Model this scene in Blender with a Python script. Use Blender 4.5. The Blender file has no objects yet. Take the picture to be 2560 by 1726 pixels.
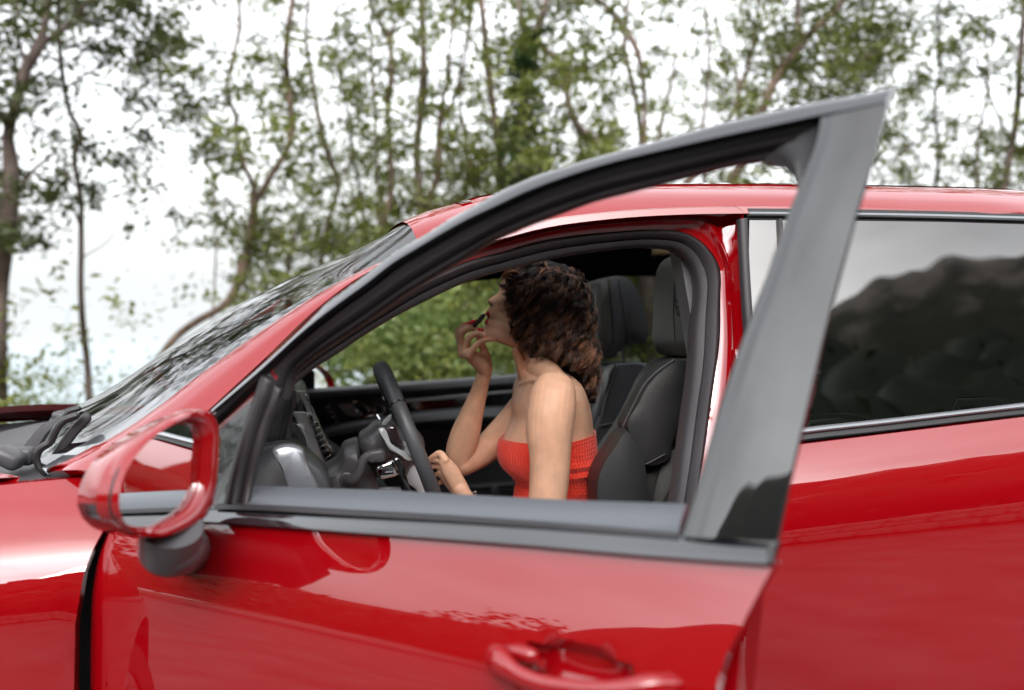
import bpy, bmesh, math, random
import numpy as np
from mathutils import Vector, Matrix
from mathutils.geometry import delaunay_2d_cdt

random.seed(7); rng = np.random.default_rng(7)
scene = bpy.context.scene
col = scene.collection
R = math.radians

# ------------------------------------------------------------------ camera
CAM = np.array([.3713, -1.6724, 1.3377]); F = 2435.6; PITCH = .0128; YAW = .1796
cd = bpy.data.cameras.new('camera'); cam = bpy.data.objects.new('camera', cd); col.objects.link(cam)
cd.sensor_width = 36; cd.lens = F * 36 / 2560; cd.clip_start = .05; cd.clip_end = 30000
cam.location = CAM; cam.rotation_euler = (math.pi / 2 - PITCH, 0, -YAW)
cd.dof.use_dof = True; cd.dof.focus_distance = 2.0; cd.dof.aperture_fstop = 2.3; cd.dof.aperture_blades = 0
scene.camera = cam

# ------------------------------------------------------------------ sky, sun, exposure
w = bpy.data.worlds.new("World"); scene.world = w; w.use_nodes = True
nt = w.node_tree; N = nt.nodes; N.clear()
out = N.new('ShaderNodeOutputWorld'); bg = N.new('ShaderNodeBackground'); sky = N.new('ShaderNodeTexSky')
SUN_EL, SUN_AZ = 25, 190            # azimuth of the sun, degrees clockwise from +Y
sky.sky_type = 'NISHITA'; sky.sun_disc = False; sky.sun_elevation = R(SUN_EL); sky.sun_rotation = R(SUN_AZ)
sky.dust_density = 6; sky.air_density = 1.0
hs = N.new('ShaderNodeHueSaturation'); hs.inputs['Saturation'].default_value = .22; hs.inputs['Value'].default_value = 4.2
nt.links.new(sky.outputs[0], hs.inputs['Color'])
tc = N.new('ShaderNodeTexCoord'); mp = N.new('ShaderNodeMapping'); mp.inputs['Scale'].default_value = (1, 1, 2.6)
ns = N.new('ShaderNodeTexNoise'); ns.inputs['Scale'].default_value = 1.7; ns.inputs['Detail'].default_value = 5
cr = N.new('ShaderNodeMapRange'); cr.inputs['From Min'].default_value = .3; cr.inputs['From Max'].default_value = .7
cr.inputs['To Min'].default_value = .64; cr.inputs['To Max'].default_value = .84
nt.links.new(tc.outputs['Generated'], mp.inputs[0]); nt.links.new(mp.outputs[0], ns.inputs['Vector']); nt.links.new(ns.outputs['Fac'], cr.inputs[0])
sep = N.new('ShaderNodeSeparateXYZ'); hz_ = N.new('ShaderNodeMapRange'); hz_.inputs['From Min'].default_value = .22; hz_.inputs['From Max'].default_value = .0; hz_.interpolation_type = 'SMOOTHSTEP'
hzm = N.new('ShaderNodeMix'); hzm.data_type = 'RGBA'; hzm.inputs['B'].default_value = (1.8, 1.88, 1.92, 1)
nt.links.new(tc.outputs['Generated'], sep.inputs[0]); nt.links.new(sep.outputs['Z'], hz_.inputs[0]); nt.links.new(hz_.outputs[0], hzm.inputs['Factor'])
mx = N.new('ShaderNodeMix'); mx.data_type = 'RGBA'; mx.inputs['B'].default_value = (1.1, 1.08, 1.04, 1)
nt.links.new(cr.outputs[0], mx.inputs['Factor']); cap = N.new('ShaderNodeVectorMath'); cap.operation = 'MINIMUM'; cap.inputs[1].default_value = (60, 62, 64)   # thin cloud veils the glare round the sun
nt.links.new(hs.outputs[0], cap.inputs[0]); nt.links.new(cap.outputs[0], mx.inputs['A'])
nt.links.new(mx.outputs['Result'], hzm.inputs['A']); nt.links.new(hzm.outputs['Result'], bg.inputs['Color']); bg.inputs['Strength'].default_value = .15
nt.links.new(bg.outputs[0], out.inputs[0])
sd = bpy.data.lights.new('sun', 'SUN'); sun = bpy.data.objects.new('sun', sd); col.objects.link(sun)
sd.energy = .5; sd.angle = R(18); sd.color = (1, .86, .72)
a = R(SUN_AZ); dirv = Vector((math.sin(a) * math.cos(R(SUN_EL)), math.cos(a) * math.cos(R(SUN_EL)), math.sin(R(SUN_EL))))
sun.rotation_euler = dirv.to_track_quat('Z', 'Y').to_euler(); sun.location = (0, -5, 9)
vs = scene.view_settings; vs.view_transform = 'Standard'; vs.look = 'None'; vs.gamma = 1; vs.use_curve_mapping = False
vs.exposure = 1.85
scene.render.engine = 'CYCLES'
cy = scene.cycles; cy.use_denoising = True; cy.max_bounces = 10; cy.transparent_max_bounces = 12
cy.glossy_bounces = 5; cy.diffuse_bounces = 4; cy.transmission_bounces = 6; cy.caustics_reflective = False; cy.caustics_refractive = False
cy.sample_clamp_indirect = 6

# ------------------------------------------------------------------ helpers
CP, SP, CY, SY = math.cos(PITCH), math.sin(PITCH), math.cos(YAW), math.sin(YAW)
def ray(sx, sy):
    xr = (sx - 1280) / F; zu = (863 - sy) / F
    d = CP + zu * SP; z = -SP + zu * CP
    return np.array([xr * CY + d * SY, -xr * SY + d * CY, z])
def at(sx, sy, Y):
    r = ray(sx, sy); return CAM + r * ((Y - CAM[1]) / r[1])
def on(sx, sy, g, lo=.5, hi=6):
    """first point of the sight line where g changes sign"""
    r = ray(sx, sy); ts = np.linspace(lo, hi, 140); prev = g(CAM + r * lo); tl = lo
    for t in ts[1:]:
        v = g(CAM + r * t)
        if v * prev <= 0:
            a_, b_ = tl, t
            for _ in range(28):
                m = (a_ + b_) / 2; vm = g(CAM + r * m)
                if vm * prev <= 0: b_ = m
                else: a_ = m; prev = vm
            return CAM + r * ((a_ + b_) / 2)
        prev = v; tl = t
    return CAM + r * hi

def cat(P, n, closed=False):
    """smooth curve through points, n samples equally spaced"""
    P = np.array(P, float); m = len(P)
    if m == 2 and not closed:
        return P[0] + (P[1] - P[0]) * np.linspace(0, 1, n)[:, None]
    out_ = []
    segs = m if closed else m - 1
    for i in range(segs):
        if closed: p0, p1, p2, p3 = P[i - 1], P[i], P[(i + 1) % m], P[(i + 2) % m]
        else:
            p1, p2 = P[i], P[i + 1]; p0 = P[i - 1] if i else 2 * p1 - p2; p3 = P[i + 2] if i + 2 < m else 2 * p2 - p1
        d1 = max(np.linalg.norm(p2 - p1), 1e-9); d0 = max(np.linalg.norm(p1 - p0), 1e-9); d2 = max(np.linalg.norm(p3 - p2), 1e-9)
        m1 = ((p1 - p0) / d0 * d1 + (p2 - p1) / d1 * d0) / (d0 + d1) * d1
        m2 = ((p2 - p1) / d1 * d2 + (p3 - p2) / d2 * d1) / (d1 + d2) * d1
        for t in np.linspace(0, 1, 12, endpoint=False):
            t2, t3 = t * t, t * t * t
            out_.append((2*t3-3*t2+1)*p1 + (t3-2*t2+t)*m1 + (-2*t3+3*t2)*p2 + (t3-t2)*m2)
    out_.append(P[0] if closed else P[-1])
    Q = np.array(out_); L = np.r_[0, np.cumsum(np.linalg.norm(np.diff(Q, axis=0), axis=1))]
    s = np.linspace(0, L[-1], n + 1 if closed else n)
    if closed: s = s[:-1]
    return np.stack([np.interp(s, L, Q[:, k]) for k in range(Q.shape[1])], 1)

def tag(o, label=None, cat_=None, group=None, kind=None):
    if label: o['label'] = label
    if cat_: o['category'] = cat_
    if group: o['group'] = group
    if kind: o['kind'] = kind
    return o
def empty(name, loc=(0, 0, 0)):
    o = bpy.data.objects.new(name, None); col.objects.link(o); o.location = loc; return o
def mesh_obj(name, V, Fc, mat, parent=None, sharp=35, smooth=True, mats=None, fmat=None):
    me = bpy.data.meshes.new(name)
    me.from_pydata([tuple(map(float, v)) for v in V], [], [tuple(map(int, f)) for f in Fc]); me.update()
    bm = bmesh.new(); bm.from_mesh(me); bmesh.ops.recalc_face_normals(bm, faces=bm.faces); bm.to_mesh(me); bm.free()
    for m in (mats or [mat]): me.materials.append(m)
    if fmat is not None and len(fmat) == len(me.polygons): me.polygons.foreach_set('material_index', fmat)
    if smooth:
        me.polygons.foreach_set('use_smooth', [True] * len(me.polygons))
        if sharp: me.set_sharp_from_angle(angle=R(sharp))
    o = bpy.data.objects.new(name, me); col.objects.link(o)
    if parent:
        o.parent = parent; o.matrix_parent_inverse = parent.matrix_world.inverted() if parent.type != 'EMPTY' else Matrix.Translation(-parent.location)
    return o
def fast_mesh(name, V, Fc, mat, parent=None, smooth=False):
    """numpy verts (n,3), faces (m,k)"""
    me = bpy.data.meshes.new(name); V = np.asarray(V, np.float32); Fc = np.asarray(Fc, np.int32); k = Fc.shape[1]
    me.vertices.add(len(V)); me.vertices.foreach_set('co', V.ravel())
    me.loops.add(Fc.size); me.loops.foreach_set('vertex_index', Fc.ravel())
    me.polygons.add(len(Fc)); me.polygons.foreach_set('loop_start', np.arange(0, Fc.size, k, dtype=np.int32))
    me.polygons.foreach_set('use_smooth', np.full(len(Fc), smooth))
    me.update(calc_edges=True); me.validate(); me.materials.append(mat)
    o = bpy.data.objects.new(name, me); col.objects.link(o)
    if parent: o.parent = parent; o.matrix_parent_inverse = Matrix.Translation(-parent.location)
    return o

def grid_faces(n, m, closed_m=False, off=0):
    f = []
    mm = m if closed_m else m - 1
    for i in range(n - 1):
        for j in range(mm):
            j2 = (j + 1) % m
            f.append((off + i*m+j, off + i*m+j2, off + (i+1)*m+j2, off + (i+1)*m+j))
    return f
def band(A, B, outv, prof, closed=True, cap=True):
    """sweep profile [(t across, height)] between two 3-D curves"""
    outv = np.array(outv, float); V = []; m = len(prof)
    for i, (a_, b_) in enumerate(zip(A, B)):
        ov = outv[i] if outv.ndim == 2 else outv
        for t, h in prof: V.append(a_ + (b_ - a_) * t + ov * h)
    Fc = grid_faces(len(A), m, closed)
    if cap and closed: Fc += [tuple(range(m)), tuple(range((len(A)-1)*m, len(A)*m))]
    return V, Fc
def frames(P):
    P = np.array(P, float); T = np.gradient(P, axis=0); T /= np.linalg.norm(T, axis=1)[:, None] + 1e-12
    up = np.array([0, 1, 0.]) if abs(T[0][1]) < .9 else np.array([1., 0, 0]); Nn = []
    n = up - T[0] * up.dot(T[0]); n /= np.linalg.norm(n)
    for t in T:
        n = n - t * n.dot(t); n /= np.linalg.norm(n) + 1e-12; Nn.append(n.copy())
    Nn = np.array(Nn); return T, Nn, np.cross(T, Nn)
def tube(P, r, seg=12, cap=True, flat=1.0, closed=False):
    """tube along P; flat scales the second axis; round caps"""
    P = np.array(P, float); r = np.broadcast_to(np.array(r, float), (len(P),)).copy()
    T, A, B = frames(P)
    if cap and not closed:
        k = 4; pre, post = [], []
        for q in range(k):
            ang = math.pi / 2 * (1 - q / k); pre.append((P[0] - T[0] * r[0] * math.sin(ang), max(r[0] * math.cos(ang), 1e-5)))
            ang2 = math.pi / 2 * ((q + 1) / k); post.append((P[-1] + T[-1] * r[-1] * math.sin(ang2), max(r[-1] * math.cos(ang2), 1e-5)))
        P = np.array([p for p, _ in pre] + list(P) + [p for p, _ in post]); r = np.array([q for _, q in pre] + list(r) + [q for _, q in post])
        A = np.array([A[0]] * k + list(A) + [A[-1]] * k); B = np.array([B[0]] * k + list(B) + [B[-1]] * k)
    th = np.linspace(0, 2 * math.pi, seg, endpoint=False); V = []
    for p, rr, a_, b_ in zip(P, r, A, B):
        for t in th: V.append(p + a_ * rr * math.cos(t) * flat + b_ * rr * math.sin(t))
    Fc = grid_faces(len(P), seg, True)
    if closed:
        n = len(P); Fc += [((n-1)*seg+j, (n-1)*seg+(j+1) % seg, (j+1) % seg, j) for j in range(seg)]
    else: Fc += [tuple(range(seg)), tuple(range((len(P)-1)*seg, len(P)*seg))]
    return V, Fc
def join(*vf):
    V, Fc = [], []
    for v, f in vf:
        o_ = len(V); V += list(v); Fc += [tuple(i + o_ for i in q) for q in f]
    return V, Fc
def rbox(c, size, bev=.01, rot=None, seg=3):
    bm = bmesh.new(); bmesh.ops.create_cube(bm, size=1)
    for v in bm.verts: v.co = Vector((v.co.x*size[0], v.co.y*size[1], v.co.z*size[2]))
    if bev: bmesh.ops.bevel(bm, geom=bm.edges[:], offset=bev, segments=seg, profile=.5, affect='EDGES')
    M = Matrix.Translation(Vector(c)) @ (rot.to_4x4() if rot else Matrix.Identity(4)); bm.transform(M)
    bm.verts.index_update(); V = [np.array(v.co) for v in bm.verts]; Fc = [tuple(v.index for v in f.verts) for f in bm.faces]; bm.free()
    return V, Fc
def extrude_poly(P, outv, th, bev=.004):
    """closed 3-D outline P, thickened along outv with a small bevel"""
    P = np.array(P, float); outv = np.array(outv, float); n = len(P); c = P.mean(0)
    def inset(d): 
        q = P - c; L = np.linalg.norm(q, axis=1)[:, None]; return c + q * (1 - d / L)
    rings = [inset(bev), P - outv * 0 + 0, P, inset(bev)]
    rings = [inset(bev) + outv * th / 2, P + outv * (th / 2 - bev), P - outv * (th / 2 - bev), inset(bev) - outv * th / 2]
    V = [v for r_ in rings for v in r_]; Fc = grid_faces(4, n, True)
    Fc += [tuple(range(n)), tuple(range(3*n, 4*n))]
    return V, Fc

def inpoly(pt, poly):
    x, y = pt; c = False; n = len(poly)
    for i in range(n):
        x1, y1 = poly[i]; x2, y2 = poly[i-1]
        if (y1 > y) != (y2 > y) and x < (x2 - x1) * (y - y1) / (y2 - y1 + 1e-15) + x1: c = not c
    return c
def patch(poly, to3d, step=.015, wall=.02, inward=None, holes=(), disp=None):
    """fill a 2-D outline (param space) with a fine grid and lift it onto a surface"""
    poly = [tuple(p) for p in poly]; P = np.array(poly)
    pts = list(poly); edges = [(i, (i+1) % len(poly)) for i in range(len(poly))]
    for h in holes:
        o_ = len(pts); pts += [tuple(q) for q in h]; edges += [(o_+i, o_+(i+1) % len(h)) for i in range(len(h))]
    nb = len(pts)
    (x0, y0), (x1, y1) = P.min(0), P.max(0)
    allb = np.array(pts)
    for i, y in enumerate(np.arange(y0 + step/2, y1, step)):
        for x in np.arange(x0 + step/2 + (step/2 if i % 2 else 0), x1, step):
            if inpoly((x, y), poly) and not any(inpoly((x, y), h) for h in holes) and np.min(np.hypot(allb[:, 0]-x, allb[:, 1]-y)) > step*.45:
                pts.append((x, y))
    v, e, f, *_ = delaunay_2d_cdt([Vector(p) for p in pts], edges, [], 1, 1e-7)
    v = [tuple(q) for q in v]; keep = []
    for t in f:
        cx = sum(v[i][0] for i in t)/len(t); cy_ = sum(v[i][1] for i in t)/len(t)
        if inpoly((cx, cy_), poly) and not any(inpoly((cx, cy_), h) for h in holes): keep.append(tuple(t))
    V = [np.array(to3d(*q)) for q in v]
    if disp: V = [p + disp(*q) for p, q in zip(V, v)]
    if wall and inward is not None:
        inward = np.array(inward, float); cnt = {}
        for t in keep:
            for i in range(len(t)):
                k = (t[i], t[(i+1) % len(t)]); cnt[tuple(sorted(k))] = cnt.get(tuple(sorted(k)), 0) + 1
        be = [k for k, c in cnt.items() if c == 1]; mp_ = {}
        for k in be:
            for i in k:
                if i not in mp_: mp_[i] = len(V); V.append(V[i] + inward * wall)
        keep += [(a_, b_, mp_[b_], mp_[a_]) for a_, b_ in be]
    return V, keep

# ------------------------------------------------------------------ materials
def mat(name, base=(.5, .5, .5), rough=.5, metal=0, coat=0, coat_ior=1.5, ior=1.5, emit=None, sss=0, spec=None, bump=None, vary=None, sheen=0, anis=0):
    m = bpy.data.materials.new(name); m.use_nodes = True; t = m.node_tree; p = t.nodes['Principled BSDF']
    p.inputs['Base Color'].default_value = (*base, 1); p.inputs['Roughness'].default_value = rough; p.inputs['Metallic'].default_value = metal
    p.inputs['Coat Weight'].default_value = coat; p.inputs['Coat IOR'].default_value = coat_ior; p.inputs['Coat Roughness'].default_value = .01
    p.inputs['IOR'].default_value = ior
    if spec is not None: p.inputs['Specular IOR Level'].default_value = spec
    if sss: p.inputs['Subsurface Weight'].default_value = sss; p.inputs['Subsurface Radius'].default_value = (.012, .005, .003); p.inputs['Subsurface Scale'].default_value = 1
    if sheen: p.inputs['Sheen Weight'].default_value = sheen
    g = t.nodes.new('ShaderNodeTexCoord')
    if vary:   # (scale, amount) value variation
        n = t.nodes.new('ShaderNodeTexNoise'); n.inputs['Scale'].default_value = vary[0]; n.inputs['Detail'].default_value = 4
        r = t.nodes.new('ShaderNodeMapRange'); r.inputs['From Min'].default_value = .3; r.inputs['From Max'].default_value = .7; r.inputs['To Min'].default_value = 1 - vary[1]; r.inputs['To Max'].default_value = 1 + vary[1]
        h = t.nodes.new('ShaderNodeHueSaturation'); h.inputs['Color'].default_value = (*base, 1)
        t.links.new(g.outputs['Object'], n.inputs['Vector']); t.links.new(n.outputs['Fac'], r.inputs[0]); t.links.new(r.outputs[0], h.inputs['Value']); t.links.new(h.outputs[0], p.inputs['Base Color'])
    if bump:   # (kind, scale, strength, distance)
        if bump[0] == 'voronoi': n = t.nodes.new('ShaderNodeTexVoronoi'); o_ = 'Distance'
        else: n = t.nodes.new('ShaderNodeTexNoise'); n.inputs['Detail'].default_value = 3; o_ = 'Fac'
        n.inputs['Scale'].default_value = bump[1]; b = t.nodes.new('ShaderNodeBump'); b.inputs['Strength'].default_value = bump[2]; b.inputs['Distance'].default_value = bump[3]
        t.links.new(g.outputs['Object'], n.inputs['Vector']); t.links.new(n.outputs[o_], b.inputs['Height']); t.links.new(b.outputs[0], p.inputs['Normal'])
    return m
def glass(name, tint, ior=1.7, rough=0):
    m = bpy.data.materials.new(name); m.use_nodes = True; t = m.node_tree; t.nodes.clear()
    o_ = t.nodes.new('ShaderNodeOutputMaterial'); mix = t.nodes.new('ShaderNodeMixShader'); tr = t.nodes.new('ShaderNodeBsdfTransparent'); gl = t.nodes.new('ShaderNodeBsdfGlossy'); fr = t.nodes.new('ShaderNodeFresnel')
    tr.inputs[0].default_value = (*tint, 1); gl.inputs['Roughness'].default_value = rough; fr.inputs[0].default_value = ior
    g = t.nodes.new('ShaderNodeTexCoord'); n = t.nodes.new('ShaderNodeTexNoise'); n.inputs['Scale'].default_value = 4; b = t.nodes.new('ShaderNodeBump'); b.inputs['Strength'].default_value = .02; b.inputs['Distance'].default_value = .02
    t.links.new(g.outputs['Object'], n.inputs['Vector']); t.links.new(n.outputs['Fac'], b.inputs['Height']); t.links.new(b.outputs[0], gl.inputs['Normal'])
    t.links.new(fr.outputs[0], mix.inputs[0]); t.links.new(tr.outputs[0], mix.inputs[1]); t.links.new(gl.outputs[0], mix.inputs[2]); t.links.new(mix.outputs[0], o_.inputs[0])
    return m
M = {}
M['red'] = mat('red_paint', (.31, .0014, .0045), .34, 0, 1, 1.85, 1.5, spec=0, bump=('noise', 900, .02, .001))
M['black_gloss'] = mat('black_gloss', (.008, .008, .009), .04, 0, 1, 2.0, 1.5, spec=0)
M['trim'] = mat('satin_black_trim', (.018, .018, .021), .28, 0, .3, 1.5, 1.6, bump=('noise', 300, .05, .001))
M['rubber'] = mat('rubber', (.022, .019, .021), .42, bump=('noise', 200, .1, .001))
M['ledge'] = mat('ledge_leather', (.11, .12, .138), .42, bump=('voronoi', 420, .2, .001))  # grey leather, sky reflection put into its paler bluish base colour
M['belt'] = mat('belt_trim', (.02, .022, .026), .12, 0, 1, 2.3, 1.5, spec=0)
M['seal'] = mat('door_seal', (.042, .037, .041), .5, bump=('noise', 160, .1, .001))
M['frame'] = mat('satin_frame', (.016, .018, .024), .3, 0, 1, 1.9, 1.5, spec=.3, vary=(20, .06))
M['leather'] = mat('black_leather', (.085, .086, .093), .36, ior=1.5, bump=('voronoi', 420, .25, .0012), vary=(9, .12))
M['leather_grey'] = mat('grey_leather', (.085, .082, .076), .5, bump=('voronoi', 500, .2, .0006), vary=(14, .12))
M['mesh_leather'] = mat('perforated_leather', (.030, .029, .029), .45, bump=('voronoi', 300, .35, .0012), vary=(9, .12))
M['plastic'] = mat('soft_black_plastic', (.085, .081, .087), .36, bump=('noise', 260, .1, .0008), vary=(10, .1))
M['headliner'] = mat('black_headliner', (.026, .021, .023), .95, bump=('noise', 300, .2, .001))
M['silver'] = mat('satin_silver', (.70, .71, .73), .38, .15, bump=('noise', 500, .03, .001))
M['cap_silver'] = mat('brushed_cap', (.36, .37, .40), .28, .5)
M['trim_silver'] = mat('anodised_trim', (.36, .375, .39), .22, .75)
M['chrome'] = mat('chrome', (.8, .8, .82), .06, 1)
M['mirror'] = mat('mirror', (.92, .93, .93), 0, 1)
M['carpet'] = mat('carpet', (.012, .011, .012), .95, bump=('noise', 400, .4, .002))
M['skin'] = mat('skin', (.72, .41, .27), .46, 0, 0, ior=1.4, sss=.25, bump=('noise', 420, .2, .0007), vary=(34, .10))
M['lips'] = mat('lipstick_red', (.55, .02, .03), .3)
M['nail'] = mat('red_nail', (.75, .02, .02), .12, 0, 1)
M['knit'] = mat('red_knit', (.70, .026, .005), .8, sheen=.3, bump=('noise', 900, .4, .0008), vary=(60, .08))
M['dark_stick'] = mat('dark_pencil', (.03, .012, .016), .3, bump=('noise', 200, .05, .001))
M['steel'] = mat('steel', (.6, .58, .55), .2, 1)
M['tyre'] = mat('tyre', (.015, .015, .015), .8, bump=('noise', 60, .3, .003))
M['amber'] = mat('smoked_lens', (.05, .03, .035), .1, 0, 1)
M['windscreen'] = glass('windscreen_glass', (.88, .92, .90), 2.2)
M['added_sunroof'] = glass('added_sunroof_glass', (.85, .88, .87), 1.5)
M['clear'] = glass('clear_glass', (.5, .58, .55), 1.8)
M['tinted'] = glass('tinted_glass', (.015, .015, .015), 2.4)
M['tinted_far'] = glass('privacy_glass', (.22, .25, .24), 1.5)
M['lamp'] = mat('lamp_glass', (.5, .35, .18), .2)
M['band'] = mat('ceramic_band', (.018, .02, .026), .3, 0, 1, 1.7)

# ================================================================== THE CAR
TH = .7969; CT, ST = math.cos(TH), math.sin(TH)          # how far the driver door stands open
OUT = np.array([-ST, -CT, 0.]); BO = np.array([0, -1., 0])
def d2w(u, n, z): return np.array([u*CT + n*ST, -u*ST + n*CT, z])
def w2d(p): return p[0]*CT - p[1]*ST, p[0]*ST + p[1]*CT, p[2]
def prof_int(knots):
    s = np.linspace(-1.1, .02, 560); al = np.interp(s, [k[0] for k in knots], [k[1] for k in knots])
    y = np.r_[0, np.cumsum(np.tan(np.radians(al[:-1])) * np.diff(s))]; y -= np.interp(0, s, y)
    return s, y
PB = prof_int([(-1.1, -14), (-.7, -6), (-.45, -1), (-.25, 1), (-.17, 3), (-.11, 12), (-.08, 20), (-.03, 27), (.02, 29)])
PD = prof_int([(-1.1, -12), (-.7, -4), (-.45, 0), (-.3, 2), (-.2, 6), (-.16, 11.5), (-.12, 16.5), (-.06, 19), (0, 22), (.02, 23)])
TUM = .25
def zbelt(x): return 1.10 + .026 * min(x, 1.12) + .094 * max(0, x - 1.12) if x > 0 else 1.10 + .02 * x
def yprof(s, T):
    if s <= .0: return .035 + float(np.interp(s, T[0], T[1]))
    return .035 + TUM * s
def plan(x):   # plan curvature of the body side
    return .10 * max(0, -x - .1) ** 2 + .03 * max(0, x - 1.9) ** 2
def ybody(x, z): return yprof(z - zbelt(x), PB) + plan(x)
def ndoor(u, z): return yprof(z - zbelt(u), PD)
gb = lambda off=0: (lambda p: p[1] - ybody(p[0], p[2]) - off)
def gd(off=0):
    def f(p):
        u, n, z = w2d(p); return n - ndoor(u, z) - off
    return f
def D(pts, off=0, n=None, closed=False):          # picture points onto the door skin (off = inward)
    P = np.array([on(x, y, gd(off), .6, 3.2) for x, y in pts]); return cat(P, n, closed) if n else P
def B(pts, off=0, n=None, closed=False):          # picture points onto the closed body side
    P = np.array([on(x, y, gb(off), 1.0, 3.6) for x, y in pts]); return cat(P, n, closed) if n else P
def Yp(pts, Y, n=None, closed=False):
    P = np.array([at(x, y, Y) for x, y in pts]); return cat(P, n, closed) if n else P

car = empty('car', (.7, .97, 0)); tag(car, 'glossy red SUV parked on the road with its driver door swung open', 'car')
def part(name, vf, m, parent=None, sharp=35, smooth=True, label=None):
    o = mesh_obj(name, vf[0], vf[1], m, parent or car, sharp, smooth)
    if label: o['label'] = label
    return o

# ---- body side: fender ------------------------------------------------------
def body3(x, z): return np.array([x, ybody(x, z), z])
fend = [(-.02, .62), (.0, .70), (.005, .80)]
gap = B([(185, 1726), (188, 1560), (205, 1440), (225, 1380), (262, 1310), (300, 1250), (300, 1180)])
gx = [(p[0], p[2]) for p in gap]
arch = [(-.62 + .43*math.cos(t), .37 + .43*math.sin(t)) for t in np.linspace(0.12, math.pi - .12, 22)]
fo = [(gx[0][0] + .02, .30)] + gx[:-2] + [(gx[-2][0], gx[-2][1] + .0), (gx[-2][0] + .02, 1.095), (-.155, 1.082), (-.45, 1.055), (-.9, .985), (-1.3, .87), (-1.48, .72), (-1.48, .34)] + [(-1.10, .34)] + arch[::-1] 
fo = [(p[0], p[1]) for p in fo]
def fend3(x, z):
    p = body3(x, z); top = 1.095 + .075 * min(0, x) - .16 * max(0, -x - .55) ** 1.5
    k = max(0, z - (top - .20)) / .20; p[1] += .075 * k ** 1.6; return p
part('fender', patch(fo, fend3, .03, .03, (0, 1, 0)), M['red'])
# far-side fender is the mirror image
Vf, Ff = patch(fo, fend3, .05, 0); part('fender', ([np.array([v[0], 1.94 - v[1], v[2]]) for v in Vf], Ff), M['red'])

# ---- hood -------------------------------------------------------------------
def hood_edge(v):                   # v across 0..1 -> rear edge
    b = 1 - (2*v - 1) ** 2
    return -.165 - .36 * b ** .75, 1.088 + .052 * b
V = []; nu, nv = 22, 34
for i in range(nu):
    for j in range(nv):
        v = j / (nv - 1); xe, ze = hood_edge(v); q = i / (nu - 1)
        y = (.135 + .03*q*q) * (1 - v) + (1.94 - .135 - .03*q*q) * v
        x = xe + (-1.42 - .05*(1-(2*v-1)**2) - xe) * q
        z = ze - .045 * q - .16 * q ** 3
        V.append(np.array([x, y, z]))
for j in range(nv): V.append(V[j] + np.array([-.012, 0, -.018]))
for j in range(nv): V.append(V[j] + np.array([-.10, 0, -.05]))
Fh = grid_faces(nu, nv) + [(j, j+1, nu*nv+j+1, nu*nv+j) for j in range(nv-1)] + [(nu*nv+j, nu*nv+j+1, nu*nv+nv+j+1, nu*nv+nv+j) for j in range(nv-1)]
part('hood', (V, Fh), M['red'], sharp=30)

# ---- cowl, wipers -------------------------------------------------------------
V = []
for i, q in enumerate(np.linspace(0, 1, 8)):
    for j in range(30):
        v = j / 29; b = 1 - (2*v-1)**2; xe, ze = hood_edge(v)
        x = (xe - .10) * (1-q) + (-.09 - .19*b) * q; z = 1.045 + .03 * b + .02*q + .008*math.sin(q*14)
        V.append(np.array([x, .15 + 1.64*v, z]))
part('cowl', (V, grid_faces(8, 30)), M['plastic'])

# ---- windshield ----------------------------------------------------------------
gw = lambda p: p[1] - (.16 + .28 * (p[2] - 1.1))
WN = cat(np.array([on(x, y, gw, 1.2, 3.4) for x, y in ((118, 1184), (195, 1138), (303, 1077), (555, 896), (740, 776), (860, 711), (963, 660), (1060, 612))]), 40)
WN = np.vstack([WN, WN[-1] + np.array([.05, .012, .022])])
nW = len(WN)
def wip(name, base, arm, blade, Y0, Y1):
    root = part(name, tube(np.array([at(x, y, Y0 + (Y1-Y0)*k/(len(arm)-1)) for k, (x, y) in enumerate(arm)]), [.017, .014, .011, .009, .008][:len(arm)] if len(arm) <= 5 else .01, 8, flat=.5), M['seal'])
    part('wiper_blade', tube(cat([at(x, y, Y0 + .02 + (Y1-Y0+.16)*k/(len(blade)-1)) for k, (x, y) in enumerate(blade)], 24), .009, 8, flat=1.6), M['trim'], root)
    part('pivot_cap', rbox(at(*base, Y0), (.05, .05, .035), .01), M['plastic'], root)
    return root
wip('wiper', (55, 1140), [(62, 1140), (103, 1083), (125, 1067), (150, 1050), (172, 1040)], [(134, 1102), (150, 1070), (170, 1052), (196, 1036), (228, 1024), (262, 1010), (290, 994)], .36, .62)
wip('wiper', (160, 1045), [(162, 1040), (180, 1030), (205, 1020), (222, 1015)], [(138, 1052), (165, 1032), (200, 1022), (230, 1014)], .95, 1.35)
# a washer hose, a scuttle corner and the curved seal at the glass corner
part('washer_hose', tube(Yp([(100, 1088), (122, 1062), (142, 1052), (158, 1044), (172, 1030), (196, 1022)], .55, 24), .006, 8), M['rubber'])
part('cowl_corner', rbox(at(22, 1144, .30), (.055, .06, .035), .014, Matrix.Rotation(.5, 3, 'Y')), M['plastic'])
part('cowl_seal', tube(Yp([(112, 1182), (96, 1165), (92, 1140), (104, 1120), (124, 1108), (138, 1080), (160, 1052), (190, 1040)], .24, 30), .007, 8), M['rubber'])
part('scuttle_strip', tube(Yp([(128, 1172), (142, 1140), (168, 1100), (195, 1066), (215, 1046)], .26, 20), .010, 8, flat=.6), M['seal'])

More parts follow.
